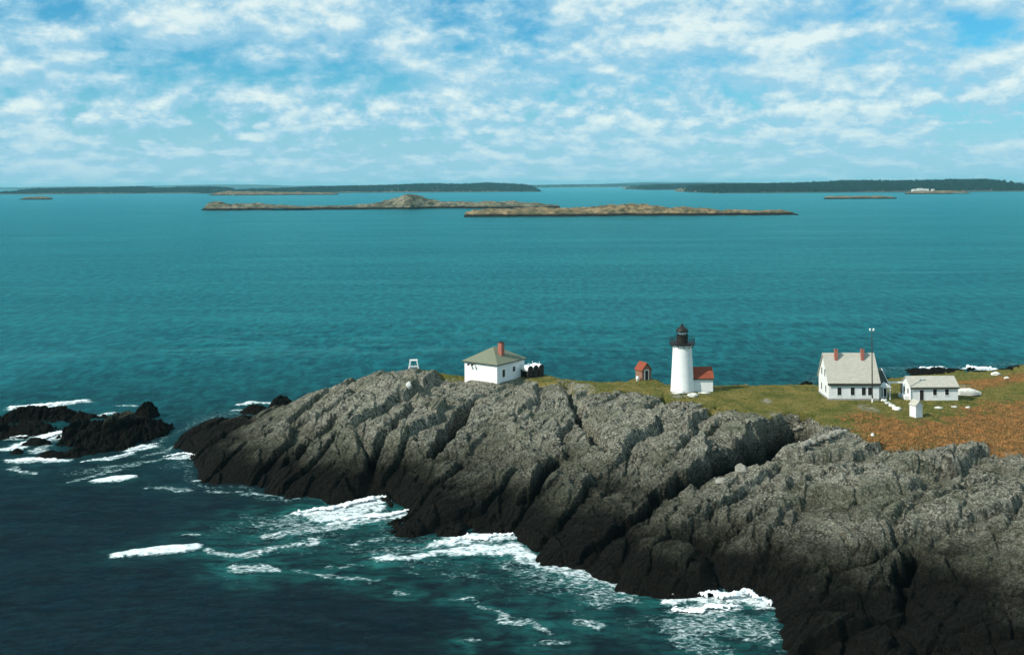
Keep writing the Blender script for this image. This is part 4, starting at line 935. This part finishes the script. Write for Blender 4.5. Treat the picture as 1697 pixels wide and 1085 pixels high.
def coast(prof, v0, depth, seed, ntree, lb):
    us = [p_[0] for p_ in prof]; hs = [p_[1] for p_ in prof]
    Y0 = at(.5 * (us[0] + us[-1]), v0, 0)[1]; s_ = F / Y0
    st = 20.0
    X, Y = np.meshgrid(np.arange((us[0] - 848.5) / s_, (us[-1] - 848.5) / s_ * (1 + 0), st), Y0 + np.arange(0, depth, st * 2))
    def hz(X, Y):
        uu = (X / Y0) * F + 848.5; hp = np.interp(uu, us, hs) / s_
        t = (Y - Y0) / depth; wob = fbm(X * .0012, X * 0 + 3.3, seed, 4) * .12
        return np.where(hp > 0, np.clip(sstep(t, .0 + wob * .3, .55) * np.maximum(hp - 16, 0) + 2.5 + fbm(X * .004, Y * .004, seed + 4, 4) * 4 * sstep(t, 0, .3), 1.0, None) * (hp > .5), -5)
    Z = hz(X, Y)
    structure(grid_mesh('coast', X, Y, Z, Z > 0, M['far_land']))
    x = rng.uniform(X.min(), X.max(), ntree * 2); t = rng.beta(1.1, 1.4, ntree * 2) * .8 + .035 + .02 * rng.random(ntree * 2); y = Y0 + t * depth
    uu = x / Y0 * F + 848.5; hp = np.interp(uu, us, hs) / s_
    ok = (hp > 4) & (fbm(x * .002, x * 0 + 9.1, seed + 7, 4) * .08 + t > .07); x, y, hp = x[ok][:ntree], y[ok][:ntree], hp[ok][:ntree]
    z = hz(x, y); n = len(x); ht = np.clip(rng.normal(17, 4, n), 8, 27) * np.clip(hp / 22, .35, 1); r = ht * rng.uniform(.35, .6, n)
    K = 5
    co = np.zeros((n, K + 1, 3), np.float32); co[:, K] = np.stack([x, y, z + ht], -1)
    for k_ in range(K):
        a = 2 * PI * k_ / K + rng.uniform(0, 1, n); co[:, k_] = np.stack([x + r * np.cos(a), y + r * np.sin(a), z - 1], -1)
    bs_ = (np.arange(n) * (K + 1))[:, None]
    fc = np.concatenate([np.stack([bs_[:, 0] + k_, bs_[:, 0] + (k_ + 1) % K, bs_[:, 0] + K], -1) for k_ in range(K)])
    tag(raw_mesh('forest', co.reshape(-1, 3), fc, M['forest']), lb, 'forest', kind='stuff')
coast([(-20, 9), (20, 9), (60, 10), (110, 9), (150, 12), (185, 9), (220, 8), (240, 10), (300, 10), (322, 8), (330, 0)], 321.5, 1500, 701, 5000, 'dark spruce wood along the far left shore')
coast([(322, 0), (330, 6), (420, 8), (480, 10), (600, 12), (690, 15), (750, 13), (800, 15.5), (850, 13), (885, 10), (900, 0)], 319.5, 2200, 711, 7000, 'dark spruce wood on the long middle shore')
coast([(860, 0), (880, 4), (950, 5), (1070, 5), (1200, 6), (1300, 0)], 310.0, 3500, 721, 4000, 'faint distant wood on the horizon behind the bay')
coast([(1070, 0), (1080, 6), (1120, 8), (1190, 9), (1300, 9), (1420, 8), (1440, 0)], 314.0, 2200, 731, 5000, 'dark spruce wood on the shore behind the right bay')
coast([(1186, 0), (1195, 10), (1240, 14), (1300, 14), (1400, 15), (1480, 18), (1530, 20), (1600, 18), (1680, 20), (1760, 20), (1800, 0)], 318.5, 1600, 741, 8000, 'dark spruce wood along the right shore behind the white cottages')
# low blue hills far inland
M['hill'] = mat_plain('far_hill', (.03, .045, .035), .95, .3, .001, spec=.1)
X, Y = np.meshgrid(np.arange(-16000, 16000, 160.0), np.arange(26000, 32000, 500.0))
Z = (40 + 95 * np.clip(fbm(X * .00022, Y * .00015, 801, 4) + .15, 0, 1)) * np.sin(np.clip((Y - 26000) / 6000, 0, 1) * PI)
structure(grid_mesh('hills', X, Y, Z, None, M['hill'], None, True))
# white cottages on the right shore
Yc = at(1525, 319.5, 0)[1] + 40
for i, (u, w_, z_, lb) in enumerate([(1516, 26, 5, 'white shore cottage at the left of the far cluster'), (1527, 32, 9, 'largest white cottage in the middle of the far shore cluster'), (1539, 22, 6, 'white cottage at the right of the far cluster'), (1551, 15, 4, 'smallest white cottage apart from the far cluster')]):
    r_ = empty('cottage', ((u - 848.5) / F * Yc, Yc + 12 * i, z_), 0, lb, 'house', 'white cottages on the far shore')
    walls(-w_ / 2, w_ / 2, 0, 12, -6, 9, 14).build('wall', M['white'], r_)
    gable_roof(-w_ / 2, w_ / 2, 0, 12, 9, 14.2, .6, .4, .5).build('roof', M['roof_grey'], r_)

# ------------------------------------------------------------------ haze
def haze():
    m = bpy.data.materials.new('sea_haze'); m.use_nodes = True; t = NT(m.node_tree); t.n.clear()
    pv_ = t.new('ShaderNodeVolumePrincipled'); pv_.inputs['Color'].default_value = (.30, .80, .92, 1); pv_.inputs['Density'].default_value = 2.7e-5; pv_.inputs['Anisotropy'].default_value = 0.0
    o = t.new('ShaderNodeOutputMaterial'); t.l.new(pv_.outputs[0], o.inputs['Volume'])
    hz = MB().box(-45000, 45000, -3000, 45000, -8.0, 160.0).build('haze', m)
    hz['kind'] = 'stuff'; hz['label'] = 'thin sea haze over the water'; hz['category'] = 'haze'
haze()
